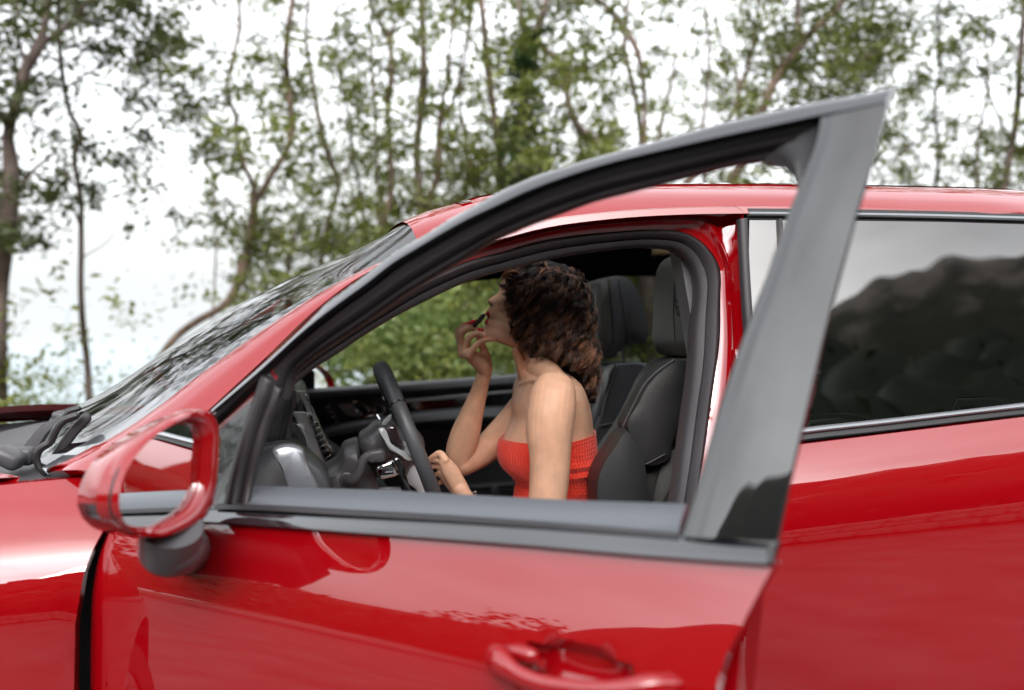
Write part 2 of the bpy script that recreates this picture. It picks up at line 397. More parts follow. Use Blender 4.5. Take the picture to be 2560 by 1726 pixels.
# ---- a-pillar (red) -------------------------------------------------------------
PA = np.array([on(x, y, gb(.012), 1.2, 3.4) for x, y in ((250, 1180), (400, 1110), (528, 1020), (653, 905), (800, 765), (924, 678), (1040, 628), (1180, 592), (1250, 586))])
PA = cat(PA, 44)
k = np.linspace(0, nW - 1, 44)
Wn = np.stack([np.interp(k, range(nW), WN[:, c]) for c in range(3)], 1)
nrm = np.array([-.35, -.82, .45]); nrm /= np.linalg.norm(nrm)
sector = [(0, -.03), (0, 0), (.12, .006), (.35, .013), (.65, .014), (.9, .007), (1, 0), (1.01, -.02)]
part('a_pillar', band(PA, Wn, nrm, sector), M['red'], sharp=50)
# lower corner of the pillar where it meets the fender
cor = np.array([on(x, y, gb(.0), 1.2, 3.4) for x, y in ((115, 1186), (180, 1183), (250, 1180), (330, 1178), (400, 1176))]); cor[:, 1] += np.linspace(.09, .0, 5)
top_ = np.array([on(x, y, gw, 1.2, 3.4) for x, y in ((118, 1184), (180, 1147), (240, 1112), (303, 1077), (365, 1035))])
part('pillar_base', band(cat(cor, 20), cat(top_, 20), nrm, sector), M['red'], sharp=50)
mir = lambda V: [np.array([v[0], 1.94 - v[1], v[2]]) for v in V]
Va, Fa = band(PA, Wn, nrm, sector); part('a_pillar', (mir(Va), Fa), M['red'], sharp=50)

# ---- roof -------------------------------------------------------------------------
DR = B([(1250, 583), (1353, 556), (1508, 534), (1663, 523), (1850, 519), (2100, 521), (2350, 527), (2560, 533)])
DR = np.vstack([DR, DR[-1] + [.35, .03, -.02], DR[-1] + [.75, .09, -.09]]); DR = cat(DR, 60)
DR = np.vstack([cat(np.vstack([PA[-9:-1:4], DR[:1]]), 8)[:-1], DR])
DR = DR[DR[:, 0] > .50]
V = []; vs_ = [0, .002, .02, .05, .085, .12, .16, .22, .30, .4, .5]
vs_ = vs_ + [1 - q for q in vs_[:-1]][::-1]
for i, p in enumerate(DR):
    x = p[0]
    pass
    for v in vs_:
        q = min(v, 1 - v) * 2; W = 1.94 - 2*p[1]
        y = p[1] + W * v
        edge = 1 - (1 - min(1, q / .34)) ** 2.6
        bx = -.05 * (1 - (1-q)**2) * max(0, 1 - i/16)
        ztop = np.interp(x + bx, [.30, .40, .45, .504, .548, .673, .8, 1.0, 1.3, 1.9, 2.3, 2.8], [1.50, 1.53, 1.552, 1.578, 1.600, 1.640, 1.658, 1.672, 1.680, 1.684, 1.66, 1.60])
        z = p[2] + (ztop - p[2]) * (.80*edge + .20*math.sin(q*math.pi/2)) - (.012 if v in (0, 1) else 0)
        V.append(np.array([x + bx, y, z]))
def no_hole(Vr, Fr, a_=(.66, 1.90), b_=(.34, 1.60)):  # cuts an added opening in roof and headliner to let sky light in
    keep = []
    for f_ in Fr:
        c_ = sum(Vr[q_] for q_ in f_)/len(f_)
        if not (a_[0] < c_[0] < a_[1] and b_[0] < c_[1] < b_[1]): keep.append(f_)
    return keep
roof_ = part('roof', (V, no_hole(V, grid_faces(len(DR), len(vs_)))), M['red'], sharp=40)
nq = len(vs_); Vg = [v + np.array([0, 0, .002]) for v in V]
Fg = [f_ for f_ in grid_faces(len(DR), nq) if f_ not in set(no_hole(V, grid_faces(len(DR), nq), (.62, 1.95), (.31, 1.63)))]
part('added_sunroof_glass', (Vg, Fg), M['added_sunroof'], roof_, sharp=None)  # unseen glass panel, added to bring sky light onto the driver
V2 = [v + np.array([0, 0, -.035]) if .1 < (v[1]) < 1.84 else v for v in V]
nr = len(vs_); k0 = 8
Vh_ = [np.array([v[0], .97 + (v[1]-.97)*.90, v[2] - .035]) for v in V[k0*nr:]]
part('headliner', (Vh_, no_hole(Vh_, grid_faces(len(DR) - k0, nr))), M['headliner'], sharp=None)

# windshield glass runs up to the roof's front edge
row0 = np.array(V[:len(vs_)])
def roof_row(v): return np.array([np.interp(v, vs_, row0[:, c]) for c in range(3)])
def wpt(i, v):
    p = WN[i]; b = 1 - (2*v-1)**2; q = i/(nW-1); return np.array([p[0] - .185*b*(1-.25*q), p[1] + (1.94 - 2*p[1])*v, p[2] + .035*b])
nG = nW - 9; nv = 40; vv = .5 - .5*np.cos(np.linspace(0, math.pi, nv)); Vw = [wpt(i, v) for i in range(nG) for v in vv]
rows = nG
for t in (.12, .26, .42, .6, .8, 1.0):
    for v in vv:
        a_, b_ = wpt(nG-1, v), roof_row(v) + np.array([.004, 0, -.004]); tg = (wpt(nG-1, v) - wpt(nG-2, v)) * 7
        h = t*t*(3-2*t); Vw.append(a_*(1-h) + b_*h + tg*t*(1-t)**2)
    rows += 1
ws = part('windshield', (Vw, grid_faces(rows, nv)), M['windscreen'], sharp=None)
up = np.array([-.55, -.35, .76]) * .004
part('glass_border', ([wpt(i, v) + up for i in range(nG) for v in (-.012, .0, .012, .022)], grid_faces(nG, 4)), M['band'], ws)
part('glass_border', ([wpt(i, v) + np.array([-.4, .35, .8])*.004 for i in range(nG) for v in (1.012, 1.0, .988, .978)], grid_faces(nG, 4)), M['band'], ws)

# ---- door opening: red flange, bead, seal -----------------------------------------------
so = [(800, 868), (880, 815), (959, 766), (1055, 702), (1119, 673), (1183, 648), (1250, 631), (1327, 608), (1431, 590), (1534, 580), (1637, 575), (1701, 580), (1740, 598), (1771, 629), (1792, 665), (1797, 698), (1796, 726), (1794, 853), (1777, 979), (1760, 1105), (1740, 1232), (1722, 1330), (1700, 1450), (1690, 1600)]
si = [(800, 912), (832, 893), (896, 849), (991, 791), (1071, 750), (1176, 702), (1246, 680), (1300, 667), (1379, 647), (1508, 626), (1637, 618), (1701, 629), (1727, 654), (1738, 678), (1745, 705), (1746, 740), (1739, 811), (1731, 937), (1714, 1063), (1701, 1168), (1688, 1257), (1672, 1340), (1655, 1450), (1640, 1600)]
so = [(528, 1095), (620, 1010), (710, 938)] + so; si = [(560, 1120), (640, 1050), (730, 968)] + si
SO = B(so, .065, 110); SI = B(si, .075, 110)
part('door_seal', band(SO, SI, BO, [(0, -.03), (-.02, .0), (.05, .012), (.22, .018), (.42, .013), (.52, .003), (.56, .001), (.62, .006), (.85, .003), (1, -.004), (1.0, -.04)]), M['seal'], sharp=60)
# flange: from roof edge in to the seal
fo_ = [(528, 1020), (653, 905), (800, 768), (924, 684), (1040, 632), (1140, 605), (1250, 584), (1353, 556), (1508, 534), (1663, 523), (1800, 520), (1846, 521), (1849, 600), (1856, 700), (1868, 820), (1876, 1000), (1878, 1150), (1877, 1350), (1876, 1500), (1874, 1726)]
def fl(u_, v_): pass
FO = B(fo_, .012, 110)
FI = SO.copy()
prof_f = [(0, -.002), (.03, -.035), (.30, -.046), (.44, -.045), (.50, -.038), (.60, -.034), (.68, -.040), (.74, -.046), (.9, -.05), (1.02, -.052)]
Vf, Ff = [], []
for a_, b_ in zip(FO, FI):
    a0 = np.array([a_[0], a_[1] - .012, a_[2]]); b0 = np.array([b_[0], b_[1] - .065, b_[2]])
    for t, h in prof_f: Vf.append(a0 + (b0 - a0) * t + BO * h)
part('door_frame_flange', (Vf, grid_faces(len(FO), len(prof_f))), M['red'], sharp=50)
# striker-side small mark and sill
part('sill', rbox((.55, .12, .40), (1.35, .16, .13), .03), M['red'])
part('rocker_trim', rbox((.9, .06, .30), (2.7, .14, .12), .04), M['plastic'])
# b-pillar inner trim behind the seal
part('b_pillar_trim', patch([(1.03, .45), (1.20, .45), (1.19, 1.15), (1.14, 1.60), (1.06, 1.60), (1.10, 1.15)], lambda x, z: np.array([x, ybody(x, z) + .11, z]), .04, .06, (0, 1, 0)), M['plastic'])

# ---- rear door ------------------------------------------------------------------------
e1 = B([(1876, 1726), (1877, 1400), (1876, 1200), (1872, 1105)], 0); e1 = [(p[0], p[2]) for p in e1]
beltr = B([(2001, 1097), (2200, 1076), (2400, 1053), (2560, 1032)], 0); beltr = [(p[0], p[2]) for p in beltr]
bl = [(e1[-1][0], zbelt(e1[-1][0]) - .012)] + [(x, zbelt(x) - .012) for x in np.linspace(1.2, 2.02, 12)]
rd = [(e1[0][0], .34), e1[0], e1[1], e1[2]] + bl + [(2.06, 1.0), (2.06, .9), (2.0, .78), (1.88, .66), (1.80, .5), (1.78, .34)]
rear = part('rear_door', patch(rd, body3, .018, .03, (0, 1, 0)), M['red'])
def strip(name, A, Bc, prof, m, parent, off=0, n=40, f=B, outv=BO, **k):
    return part(name, band(f(A, off, n), f(Bc, off, n), outv, prof, **k), m, parent, sharp=50)
rnd = [(0, -.014), (0, 0), (.15, .004), (.5, .006), (.85, .004), (1, 0), (1, -.014)]
strip('belt_trim', [(1868, 1092), (2011, 1071), (2200, 1050), (2400, 1027), (2560, 1008), (2700, 992)], [(1868, 1107), (2006, 1086), (2200, 1064), (2400, 1040), (2560, 1022), (2700, 1007)], rnd, M['trim_silver'], rear, -.004)
strip('belt_rubber', [(1868, 1107), (2006, 1086), (2200, 1064), (2400, 1040), (2560, 1022), (2700, 1007)], [(1868, 1120), (2006, 1099), (2200, 1077), (2400, 1053), (2560, 1034), (2700, 1020)], [(0, -.01), (0, .001), (1, .002), (1, -.01)], M['rubber'], rear, -.002)
strip('window_trim', [(1873, 529), (2100, 531), (2350, 535), (2560, 541), (2700, 545)], [(1873, 541), (2100, 543), (2350, 548), (2560, 554), (2700, 558)], rnd, M['trim_silver'], rear, .0)
strip('window_rubber', [(1870, 521), (2100, 523), (2350, 528), (2560, 534), (2700, 538)], [(1873, 529), (2100, 531), (2350, 535), (2560, 541), (2700, 545)], [(0, -.01), (0, -.002), (1, -.001), (1, -.01)], M['rubber'], rear, 0)
strip('window_rubber', [(1873, 541), (2100, 543), (2350, 548), (2560, 554), (2700, 558)], [(1873, 549), (2100, 551), (2350, 556), (2560, 562), (2700, 566)], [(0, -.01), (0, -.003), (1, -.001), (1, -.01)], M['rubber'], rear, .002)
gl = B([(1873, 549), (2350, 556), (2560, 562), (2640, 700), (2700, 850), (2745, 1000), (2560, 1012), (2200, 1052), (1868, 1096), (1870, 800)], .006)
part('window_glass', patch([(p[0], p[2]) for p in gl], lambda x, z: np.array([x, ybody(x, z) + .006 - .004*math.sin((x-1.1)*3), z]), .03, 0), M['tinted'], rear, sharp=None)
part('front_window_trim', band(B([(1848, 548), (1853, 640), (1860, 760), (1868, 880), (1872, 1000), (1874, 1100)], .0, 24), B([(1870, 545), (1873, 640), (1880, 760), (1888, 880), (1892, 1000), (1894, 1096)], .0, 24), BO, rnd), M['seal'], rear, sharp=50)
part('window_divider', band(B([(1945, 548), (1952, 700), (1960, 900), (1965, 1084)], .0, 12), B([(1955, 548), (1962, 700), (1970, 900), (1975, 1083)], .0, 12), BO, [(0, -.01), (0, .003), (1, .003), (1, -.01)]), M['rubber'], rear)
part('door_edge_rubber', band(B([(1852, 1100), (1852, 1300), (1851, 1500), (1848, 1726), (1846, 1900)], .03, 12), B([(1877, 1100), (1877, 1300), (1876, 1500), (1873, 1726), (1872, 1900)], .02, 12), BO, rnd), M['trim'], rear)
part('door_handle', tube(cat([body3(1.90, 1.01) + BO*.01, body3(1.87, 1.01) + BO*.045, body3(1.80, 1.005) + BO*.052, body3(1.74, 1.0) + BO*.045, body3(1.71, 1.0) + BO*.01], 16), .013, 10, flat=.8), M['red'], rear)
# quarter panel behind the rear door, and the rear end
def quart3(x, z): return body3(x, z)
qp = [(2.08, 1.0), (2.06, 1.20), (2.5, 1.235), (2.95, 1.25), (3.15, 1.15), (3.2, .8), (3.15, .4), (2.72, .36)] + [(2.28 + .43*math.cos(t), .37 + .43*math.sin(t)) for t in np.linspace(.1, math.pi - .25, 20)] + [(1.9, .67), (2.02, .78), (2.08, .9)]
Vq, Fq = patch(qp, quart3, .04, .03, (0, 1, 0)); part('quarter_panel', (Vq, Fq), M['red']); part('quarter_panel', (mir(Vq), Fq), M['red'])
gq = [(2.04, 1.22), (2.5, 1.25), (2.8, 1.28), (2.6, 1.50), (2.3, 1.56), (1.96, 1.58)]
Vq, Fq = patch(gq, quart3, .05, .01, (0, 1, 0)); part('quarter_glass', (Vq, Fq), M['tinted']); part('quarter_glass', (mir(Vq), Fq), M['tinted'])
V = []
for z, x in ((.35, 3.22), (.6, 3.30), (.9, 3.28), (1.2, 3.2), (1.4, 3.02), (1.60, 2.75)):
    for y in np.linspace(.12, 1.82, 10): V.append(np.array([x - .25*abs((y-.97)/.85)**3, y, z]))
part('tailgate', (V, grid_faces(6, 10)), M['red'])
# front end
V = []
for z, x in ((.25, -1.5), (.45, -1.62), (.7, -1.6), (.9, -1.48), (.93, -1.40)):
    for y in np.linspace(.12, 1.82, 12): V.append(np.array([x + .3*abs((y-.97)/.85)**3, y, z]))
part('front_bumper', (V, grid_faces(5, 12)), M['red'])

# wheels
def wheel(x, y, s):
    c = np.array([x, y, .37]); th = np.linspace(0, 2*math.pi, 40, endpoint=False)
    prof = [(.25, .0), (.27, -.005), (.34, -.01), (.365, .02), (.37, .06), (.37, .18), (.365, .22), (.30, .24), (.25, .24)]
    V = [c + np.array([r_*math.cos(t), s*w_, r_*math.sin(t)]) for r_, w_ in prof for t in th]
    wh = part('wheel', (V, grid_faces(len(prof), 40, True)), M['tyre'])
    V = [c + np.array([r_*math.cos(t), s*w_, r_*math.sin(t)]) for r_, w_ in [(.255, .01), (.25, .02), (.235, .06), (.23, .2), (.0, .2)] for t in th]
    vf = [(V, grid_faces(5, 40, True))]
    for k_ in range(10):
        a_ = k_ * math.pi / 5; d_ = np.array([math.cos(a_), 0, math.sin(a_)])
        vf.append(tube([c + d_*.04 + np.array([0, s*.035, 0]), c + d_*.14 + np.array([0, s*.03, 0]), c + d_*.245 + np.array([0, s*.02, 0])], [.022, .016, .014], 6))
    vf.append(tube([c + [0, s*.02, 0], c + [0, s*.08, 0]], .05, 16))
    part('rim', join(*vf), M['silver'], wh)
for x in (-.62, 2.28):
    wheel(x, .05, 1); wheel(x, 1.89, -1)
# dark inner arches and floor pan
part('floor', rbox((.7, .97, .33), (2.6, 1.66, .04), 0), M['carpet'])
part('firewall', rbox((-.16, .97, .72), (.04, 1.66, .68), 0), M['carpet'])
for x in (-.62, 2.28):
    th = np.linspace(0, math.pi, 16); V = [np.array([x + .46*math.cos(t), y, .37 + .46*math.sin(t)]) for t in th for y in (.07, .40)]
    part('wheel_liner', (V, grid_faces(16, 2)), M['carpet']); part('wheel_liner', (mir(V), grid_faces(16, 2)), M['carpet'])

# ================================================================== FRONT DOOR (open)
dt = D([(290, 1331), (400, 1316), (501, 1306), (680, 1317), (851, 1330), (1100, 1349), (1350, 1369), (1600, 1391), (1904, 1413), (1938, 1412)])
de = D([(1928, 1425), (1910, 1457), (1888, 1499), (1868, 1536), (1852, 1572), (1831, 1610), (1812, 1645), (1794, 1705), (1775, 1790)])
df = D([(262, 1900), (265, 1726), (265, 1600), (264, 1467), (271, 1387), (282, 1345)])
P2 = [(w2d(p)[0], p[2]) for p in list(dt) + list(de)] + [(w2d(de[-1])[0] - .04, .40), (.02, .40)] + [(w2d(p)[0], p[2]) for p in df]
def door3(u, z, off=0): return d2w(u, ndoor(u, z) + off, z)
hc = w2d(D([(1440, 1690)])[0]); hu, hz = hc[0], hc[2]
def hdisp(u, z):
    a_ = (u - hu) / .075; b_ = (z - hz) / .026; q = max(0.0, 1 - (abs(a_)**3 + abs(b_)**3)) 
    return -OUT * .024 * (1 - (1 - q)**3)
door = part('front_door', patch(P2, door3, .0095, .018, -OUT, disp=hdisp), M['red'], sharp=40)
part('door_front_return', band(D([(263, 1900), (265, 1726), (265, 1600), (264, 1467), (271, 1387), (284, 1338)], .004, 30), B([(222, 1900), (219, 1726), (220, 1580), (230, 1450), (248, 1380), (276, 1318)], .05, 30), np.array([-.6, -.8, 0]), [(0, -.01), (0, 0), (.3, .006), (.7, .004), (1, -.004), (1, -.01)]), M['red'], door, sharp=60)
# handle bar: bulb at the front, low bar, pad at the rear
hb = [on(x, y, gd(o_), .6, 3) for x, y, o_ in ((1236, 1645, .0), (1244, 1652, -.016), (1262, 1668, -.024), (1300, 1692, -.026), (1350, 1712, -.026), (1420, 1724, -.026), (1490, 1732, -.026), (1560, 1732, -.024), (1620, 1722, -.018), (1680, 1716, -.004))]
part('door_handle', tube(cat(hb, 50), np.interp(np.linspace(0, 1, 50), [0, .06, .14, .24, .6, .8, .93, 1], [.010, .0165, .0175, .012, .0115, .0145, .015, .009]), 14, flat=.75), M['red'], door, sharp=60)
rb_ = [on(x, y, gd(o_), .6, 3) for x, y, o_ in ((1268, 1640, .004), (1300, 1636, -.004), (1330, 1644, -.004), (1350, 1662, .004))]
part('key_cover', tube(cat(rb_, 16), [.008]*3 + [.012]*10 + [.008]*3, 10, flat=.8), M['red'], door, sharp=60)
# belt trims
strip('belt_trim', [(380, 1282), (501, 1276), (680, 1284), (851, 1292), (1100, 1303), (1350, 1318), (1600, 1335), (1800, 1352), (1935, 1363)],
      [(380, 1309), (501, 1304), (680, 1315), (851, 1328), (1100, 1347), (1350, 1366), (1600, 1388), (1800, 1402), (1928, 1410)],
      [(0, -.02), (0, -.001), (.15, .0005), (.4, .0045), (.7, .0105), (.88, .0125), (.97, .010), (1, .004), (1, -.01)], M['belt'], door, .0, 60, D, OUT)
part('trim_end_cap', tube(D([(1930, 1368), (1925, 1404)], -.004, 6), .004, 8), M['seal'], door)
# inner ledge of the door
L0 = [(540, 1262), (700, 1268), (851, 1277), (1100, 1291), (1350, 1308), (1600, 1328), (1697, 1336)]
LA = D(L0, .012, 50)
LB = D([(600, 1214), (700, 1216), (797, 1220), (1000, 1226), (1060, 1230), (1200, 1238), (1495, 1252), (1600, 1254), (1722, 1257)], .11, 50)
part('window_ledge', band(LA, LB, np.array([0, 0, 1.]), [(0, -.05), (-.01, 0), (.12, .006), (.4, .009), (.75, .007), (.95, 0), (1.0, -.01), (1.0, -.05)]), M['ledge'], door, sharp=60)
part('inner_panel', band(LB - OUT*.0 + np.array([0, 0, -.02]), LB + np.array([0, 0, -.60]), -OUT, [(0, -.05), (0, 0), (.3, .01), (.42, .05), (.55, .05), (.6, .0), (1, 0), (1, -.05)]), M['leather'], door)
part('ledge_rubber', band(D([(x, y-1) for x, y in L0], .004, 50), D([(x, y + 10) for x, y in L0], .0, 50), OUT, [(0, -.01), (0, .002), (1, .002), (1, -.01)]), M['rubber'], door)

# frame: light outer strip, dark channel
oA = [(528, 1020), (650, 912), (765, 806), (800, 769), (864, 718), (928, 670), (991, 622), (1055, 587), (1119, 546), (1183, 511), (1250, 474), (1315, 445), (1431, 407), (1534, 378), (1624, 353), (1720, 326), (1800, 304), (1842, 295), (1972, 265), (2058, 248), (2145, 233), (2234, 213)]
oB = [(541, 1030), (664, 925), (768, 830), (800, 804), (864, 756), (928, 710), (991, 661), (1055, 622), (1119, 584), (1183, 549), (1250, 518), (1315, 487), (1431, 443), (1534, 411), (1637, 386), (1720, 367), (1800, 349), (1850, 338), (1972, 312), (2050, 295), (2135, 279), (2218, 262)]
oC = [(560, 1050), (640, 985), (683, 1004), (740, 905), (864, 820), (928, 775), (991, 731), (1055, 692), (1119, 654), (1199, 603), (1246, 581), (1300, 558), (1379, 528), (1449, 502), (1547, 476), (1637, 453), (1727, 430), (1792, 413), (1883, 400), (1943, 409), (1966, 432), (1977, 468), (1970, 500), (1956, 560), (1935, 625), (1905, 700), (1845, 857), (1790, 1010), (1722, 1255), (1700, 1330)]
fr = part('window_frame', band(D(oA, .006, 90), D(oB, .004, 90), OUT, [(0, -.014), (-.02, -.009), (.06, -.003), (.3, .002), (.7, .0075), (.93, .008), (1, .002), (1, -.012)]), M['frame'], door, sharp=60)
upA = [(664, 925), (700, 890), (768, 832), (800, 806), (864, 758), (928, 712), (991, 663), (1055, 624), (1119, 586), (1183, 551), (1250, 520), (1315, 489), (1431, 445), (1534, 413), (1637, 388), (1720, 369), (1800, 351), (1850, 340), (1972, 314), (2050, 297)]
loA = [(686, 1002), (700, 945), (740, 905), (800, 862), (864, 820), (928, 775), (991, 731), (1055, 692), (1119, 654), (1199, 603), (1246, 581), (1300, 558), (1379, 528), (1449, 502), (1547, 476), (1637, 453), (1727, 430), (1792, 413), (1840, 404), (1883, 399)]
chp = [(-.14, -.03), (-.14, -.015), (0, -.013), (.10, -.016), (.30, -.020), (.36, -.014), (.48, -.011), (.58, -.016), (.66, -.024), (.82, -.024), (.92, -.016), (.98, -.022), (1, -.030), (.9, -.034)]
def pairband(A, Bc, prof, n=90, oa=0, ob=0):
    """bands whose two edges are matched point by point"""
    return band(D(A, oa, n), D(Bc, ob, n), OUT, prof)
part('window_channel', pairband(upA, loA, chp), M['rubber'], door, sharp=60)
# corner plate and rear channel down the pillar
rO = [(2050, 297), (2045, 332), (2022, 400), (1999, 462), (1966, 545), (1943, 611), (1913, 700), (1853, 857), (1802, 1010), (1731, 1255), (1702, 1338)]
rI = [(1883, 399), (1925, 403), (1955, 420), (1977, 466), (1962, 530), (1935, 608), (1900, 694), (1838, 850), (1786, 1003), (1715, 1248), (1684, 1330)]
part('window_channel', pairband(rO, rI, [(0, -.05), (0, -.006), (.06, -.010), (.45, -.014), (.7, -.012), (.85, -.018), (1, -.02), (1, -.06)], 60), M['rubber'], door, sharp=60)
# gloss pillar cover
pcL = [(2050, 297), (2045, 332), (1999, 462), (1966, 545), (1943, 611), (1913, 700), (1853, 857), (1802, 1010), (1731, 1255), (1704, 1341)]
pcR = [(2219, 260), (2206, 312), (2170, 450), (2144, 530), (2122, 612), (2098, 700), (2058, 857), (2018, 1030), (1964, 1262), (1946, 1352)]
part('pillar_cover', band(D(pcL, .0, 60), D(pcR, .0, 60), OUT, [(0, -.02), (0, .0), (.03, .003), (.25, .0045), (.5, .005), (.75, .0045), (.995, .0040), (1, .003), (1, -.004), (.97, -.008)]), M['black_gloss'], door, sharp=60)
# quarter window: divider bar, glass, seal
part('divider_bar', band(D([(647, 925), (637, 979), (628, 1007), (605, 1071), (586, 1135), (557, 1260)], .006, 30), D([(690, 975), (683, 1004), (660, 1061), (637, 1135), (615, 1224), (606, 1268)], .006, 30), OUT,
     [(0, -.016), (0, -.001), (.1, .002), (.35, .003), (.5, -.002), (.55, -.009), (.7, -.009), (.78, -.004), (.95, -.006), (1, -.010), (1, -.014)]), M['rubber'], door, sharp=60)
part('quarter_seal', band(D([(490, 1062), (541, 1030), (592, 985), (655, 925)], .004, 24), D([(510, 1072), (540, 1046), (594, 995), (646, 946)], .004, 24), OUT, [(0, -.02), (0, .001), (.5, .004), (1, -.001), (1, -.02)]), M['rubber'], door)
qg = D([(645, 940), (592, 990), (538, 1042), (470, 1100), (470, 1285), (555, 1275), (590, 1135), (628, 1007)], .012)
part('quarter_glass', patch([(w2d(p)[0], p[2]) for p in qg], lambda u, z: door3(u, z, .014), .03, 0), M['clear'], door, sharp=None)
part('door_shell', patch([(.0, .42), (1.06, .42), (1.07, .95), (1.07, 1.08), (.02, 1.06), (-.01, .8)], lambda u, z: door3(u, z, .05), .06, .05, -OUT), M['red'], door)

# ================================================================== MIRRORS
mo = [(493, 1022), (517, 1024), (537, 1039), (548, 1068), (549, 1120), (546, 1185), (537, 1244), (517, 1291), (464, 1329), (405, 1345), (347, 1341), (315, 1325), (298, 1295), (290, 1262), (291, 1225), (305, 1180), (330, 1135), (372, 1090), (418, 1058), (460, 1034)]
mi = [(482, 1055), (502, 1065), (510, 1092), (508, 1125), (505, 1156), (496, 1229), (473, 1268), (429, 1300), (376, 1322), (332, 1320), (300, 1303), (287, 1268), (288, 1238), (303, 1185), (332, 1144), (376, 1097), (417, 1071), (449, 1058)]
mc = [(493, 1022), (517, 1024), (537, 1039), (547, 1068), (549, 1120), (546, 1185), (537, 1244), (517, 1291), (464, 1329), (405, 1346), (347, 1342), (297, 1330), (253, 1311), (229, 1285), (221, 1244), (232, 1209), (259, 1156), (303, 1112), (347, 1083), (405, 1050)]
def build_mirror(pos_y, tf=lambda P: P, tilt=None, name='side_mirror'):
    c0 = at(400, 1190, pos_y)
    nface = tilt / np.linalg.norm(tilt)
    def pl(pts, d=0):
        r_ = []
        for x, y in pts:
            rr = ray(x, y); t = ((c0 + nface*d) - CAM).dot(nface) / rr.dot(nface); r_.append(CAM + rr*t)
        return np.array(r_)
    n = 60; O = cat(pl(mo), n, True); I = cat(pl(mi), n, True); C = cat(pl(mc, -.07), n, True)
    # align start points by angle
    def al(Q):
        c = Q.mean(0); e1_ = np.cross(nface, [0, 0, 1]); e1_ /= np.linalg.norm(e1_); e2_ = np.cross(nface, e1_)
        an = np.arctan2((Q-c).dot(e2_), (Q-c).dot(e1_)); tgt = np.linspace(-math.pi, math.pi, n, endpoint=False)
        o_ = np.argsort(an); an = an[o_]; Q = Q[o_]
        an = np.r_[an[-1] - 2*math.pi, an, an[0] + 2*math.pi]; Q = np.vstack([Q[-1:], Q, Q[:1]])
        return np.stack([np.interp(tgt, an, Q[:, k]) for k in range(3)], 1)
    O, I, C = al(O), al(I), al(C)
    cm = (O.mean(0) + C.mean(0)) / 2
    rings = [I - nface*.030, I - nface*.012, I*.97 + O*.03 + nface*.0, I*.6 + O*.4 + nface*.006, I*.2 + O*.8 + nface*.005, O - nface*.004, O - nface*.02, C, C*.93 + cm*.07 - nface*.03, C*.72 + cm*.28 - nface*.055, C*.35 + cm*.65 - nface*.075]
    V = [tf(v) for r_ in rings for v in r_]; Fm = grid_faces(len(rings), n, True) + [tuple(range((len(rings)-1)*n, len(rings)*n))]
    o = part(name, (V, Fm), M['red'], sharp=60)
    G = (I*.985 + I.mean(0)*.015) - nface*.010
    b_ = part('mirror_glass', ([tf(v) for v in list(G)], [tuple(range(n))]), M['mirror'], o, smooth=False)
    gk = [tf(v) for v in (I*.99 + I.mean(0)*.01) - nface*.008]; part('mirror_gasket', tube(np.array(gk), .0022, 6, closed=True), M['rubber'], o)
    part('inner_rim', ([tf(v) for r_ in (I - nface*.004, (I*.97 + I.mean(0)*.03) - nface*.004, (I*.95 + I.mean(0)*.05) - nface*.012) for v in r_], grid_faces(3, n, True)), M['red'], o)
    return o, c0, nface, pl
din = at(400, 1190, -.367) - CAM; din /= np.linalg.norm(din)
dout = np.array([3.0, .30, 1.02]) - at(400, 1190, -.367); dout /= np.linalg.norm(dout)
mo_, c0, nf, plf = build_mirror(-.367, tilt=dout - din)
mo_['label'] = 'near red side mirror on the open driver door'
# black mount and smoked lens under the near mirror
mb = np.array([at(430, 1330, -.33), at(425, 1372, -.31), at(415, 1400, -.285)])
part('mirror_mount', join(tube(cat(np.array([at(428, 1318, -.335), at(426, 1360, -.315), at(420, 1400, -.29)]), 10), [.041]*5 + [.040]*3 + [.037, .030], 20, cap=False, flat=.9),
     tube(cat(np.array([at(445, 1370, -.31), on(470, 1375, gd(.0), .6, 3)]), 8), .035, 14)), M['plastic'], mo_)
ln = plf([(297, 1330), (262, 1318), (234, 1290), (222, 1252), (226, 1262), (258, 1266), (262, 1290)], -.045)
part('signal_lens', band(cat(plf([(222, 1258), (234, 1292), (262, 1320), (300, 1334)], -.060), 12), cat(plf([(258, 1260), (264, 1288), (285, 1312), (312, 1330)], -.02), 12), nf, [(0, -.02), (-.04, .004), (.4, .014), (1, .006), (1, -.02)]), M['amber'], mo_, sharp=60)
def tfar(v):
    u, n, z = w2d(v); q = np.array([u, 1.94 - n, z]); cu, cn, cz = w2d(at(400, 1190, -.367)); c = np.array([cu, 1.94 - cn, cz]); q = q - c
    a_ = R(-16); return c + np.array([q[0]*math.cos(a_) - q[1]*math.sin(a_), q[0]*math.sin(a_) + q[1]*math.cos(a_), q[2]]) + np.array([-.04, .0, -.01])
mf_, *_r = build_mirror(-.367, tf=tfar, tilt=dout - din)
mf_['label'] = 'far red side mirror seen through the cabin'
part('mirror_mount', tube(cat(np.array([[.30, 2.09, 1.02], [.28, 1.98, 1.02], [.25, 1.88, 1.08]]), 8), .035, 12, flat=.7), M['plastic'], mf_)
part('mirror_corner', patch([(.08, 1.10), (.30, 1.10), (.30, 1.20), (.25, 1.23)], lambda x, z: np.array([x, 1.86 - .25*(z-1.1), z]), .04, .02, (0, 1, 0)), M['plastic'], mf_)

# ================================================================== INTERIOR
FY = 1.80
ledge = lambda x: 1.112 + .062 * x
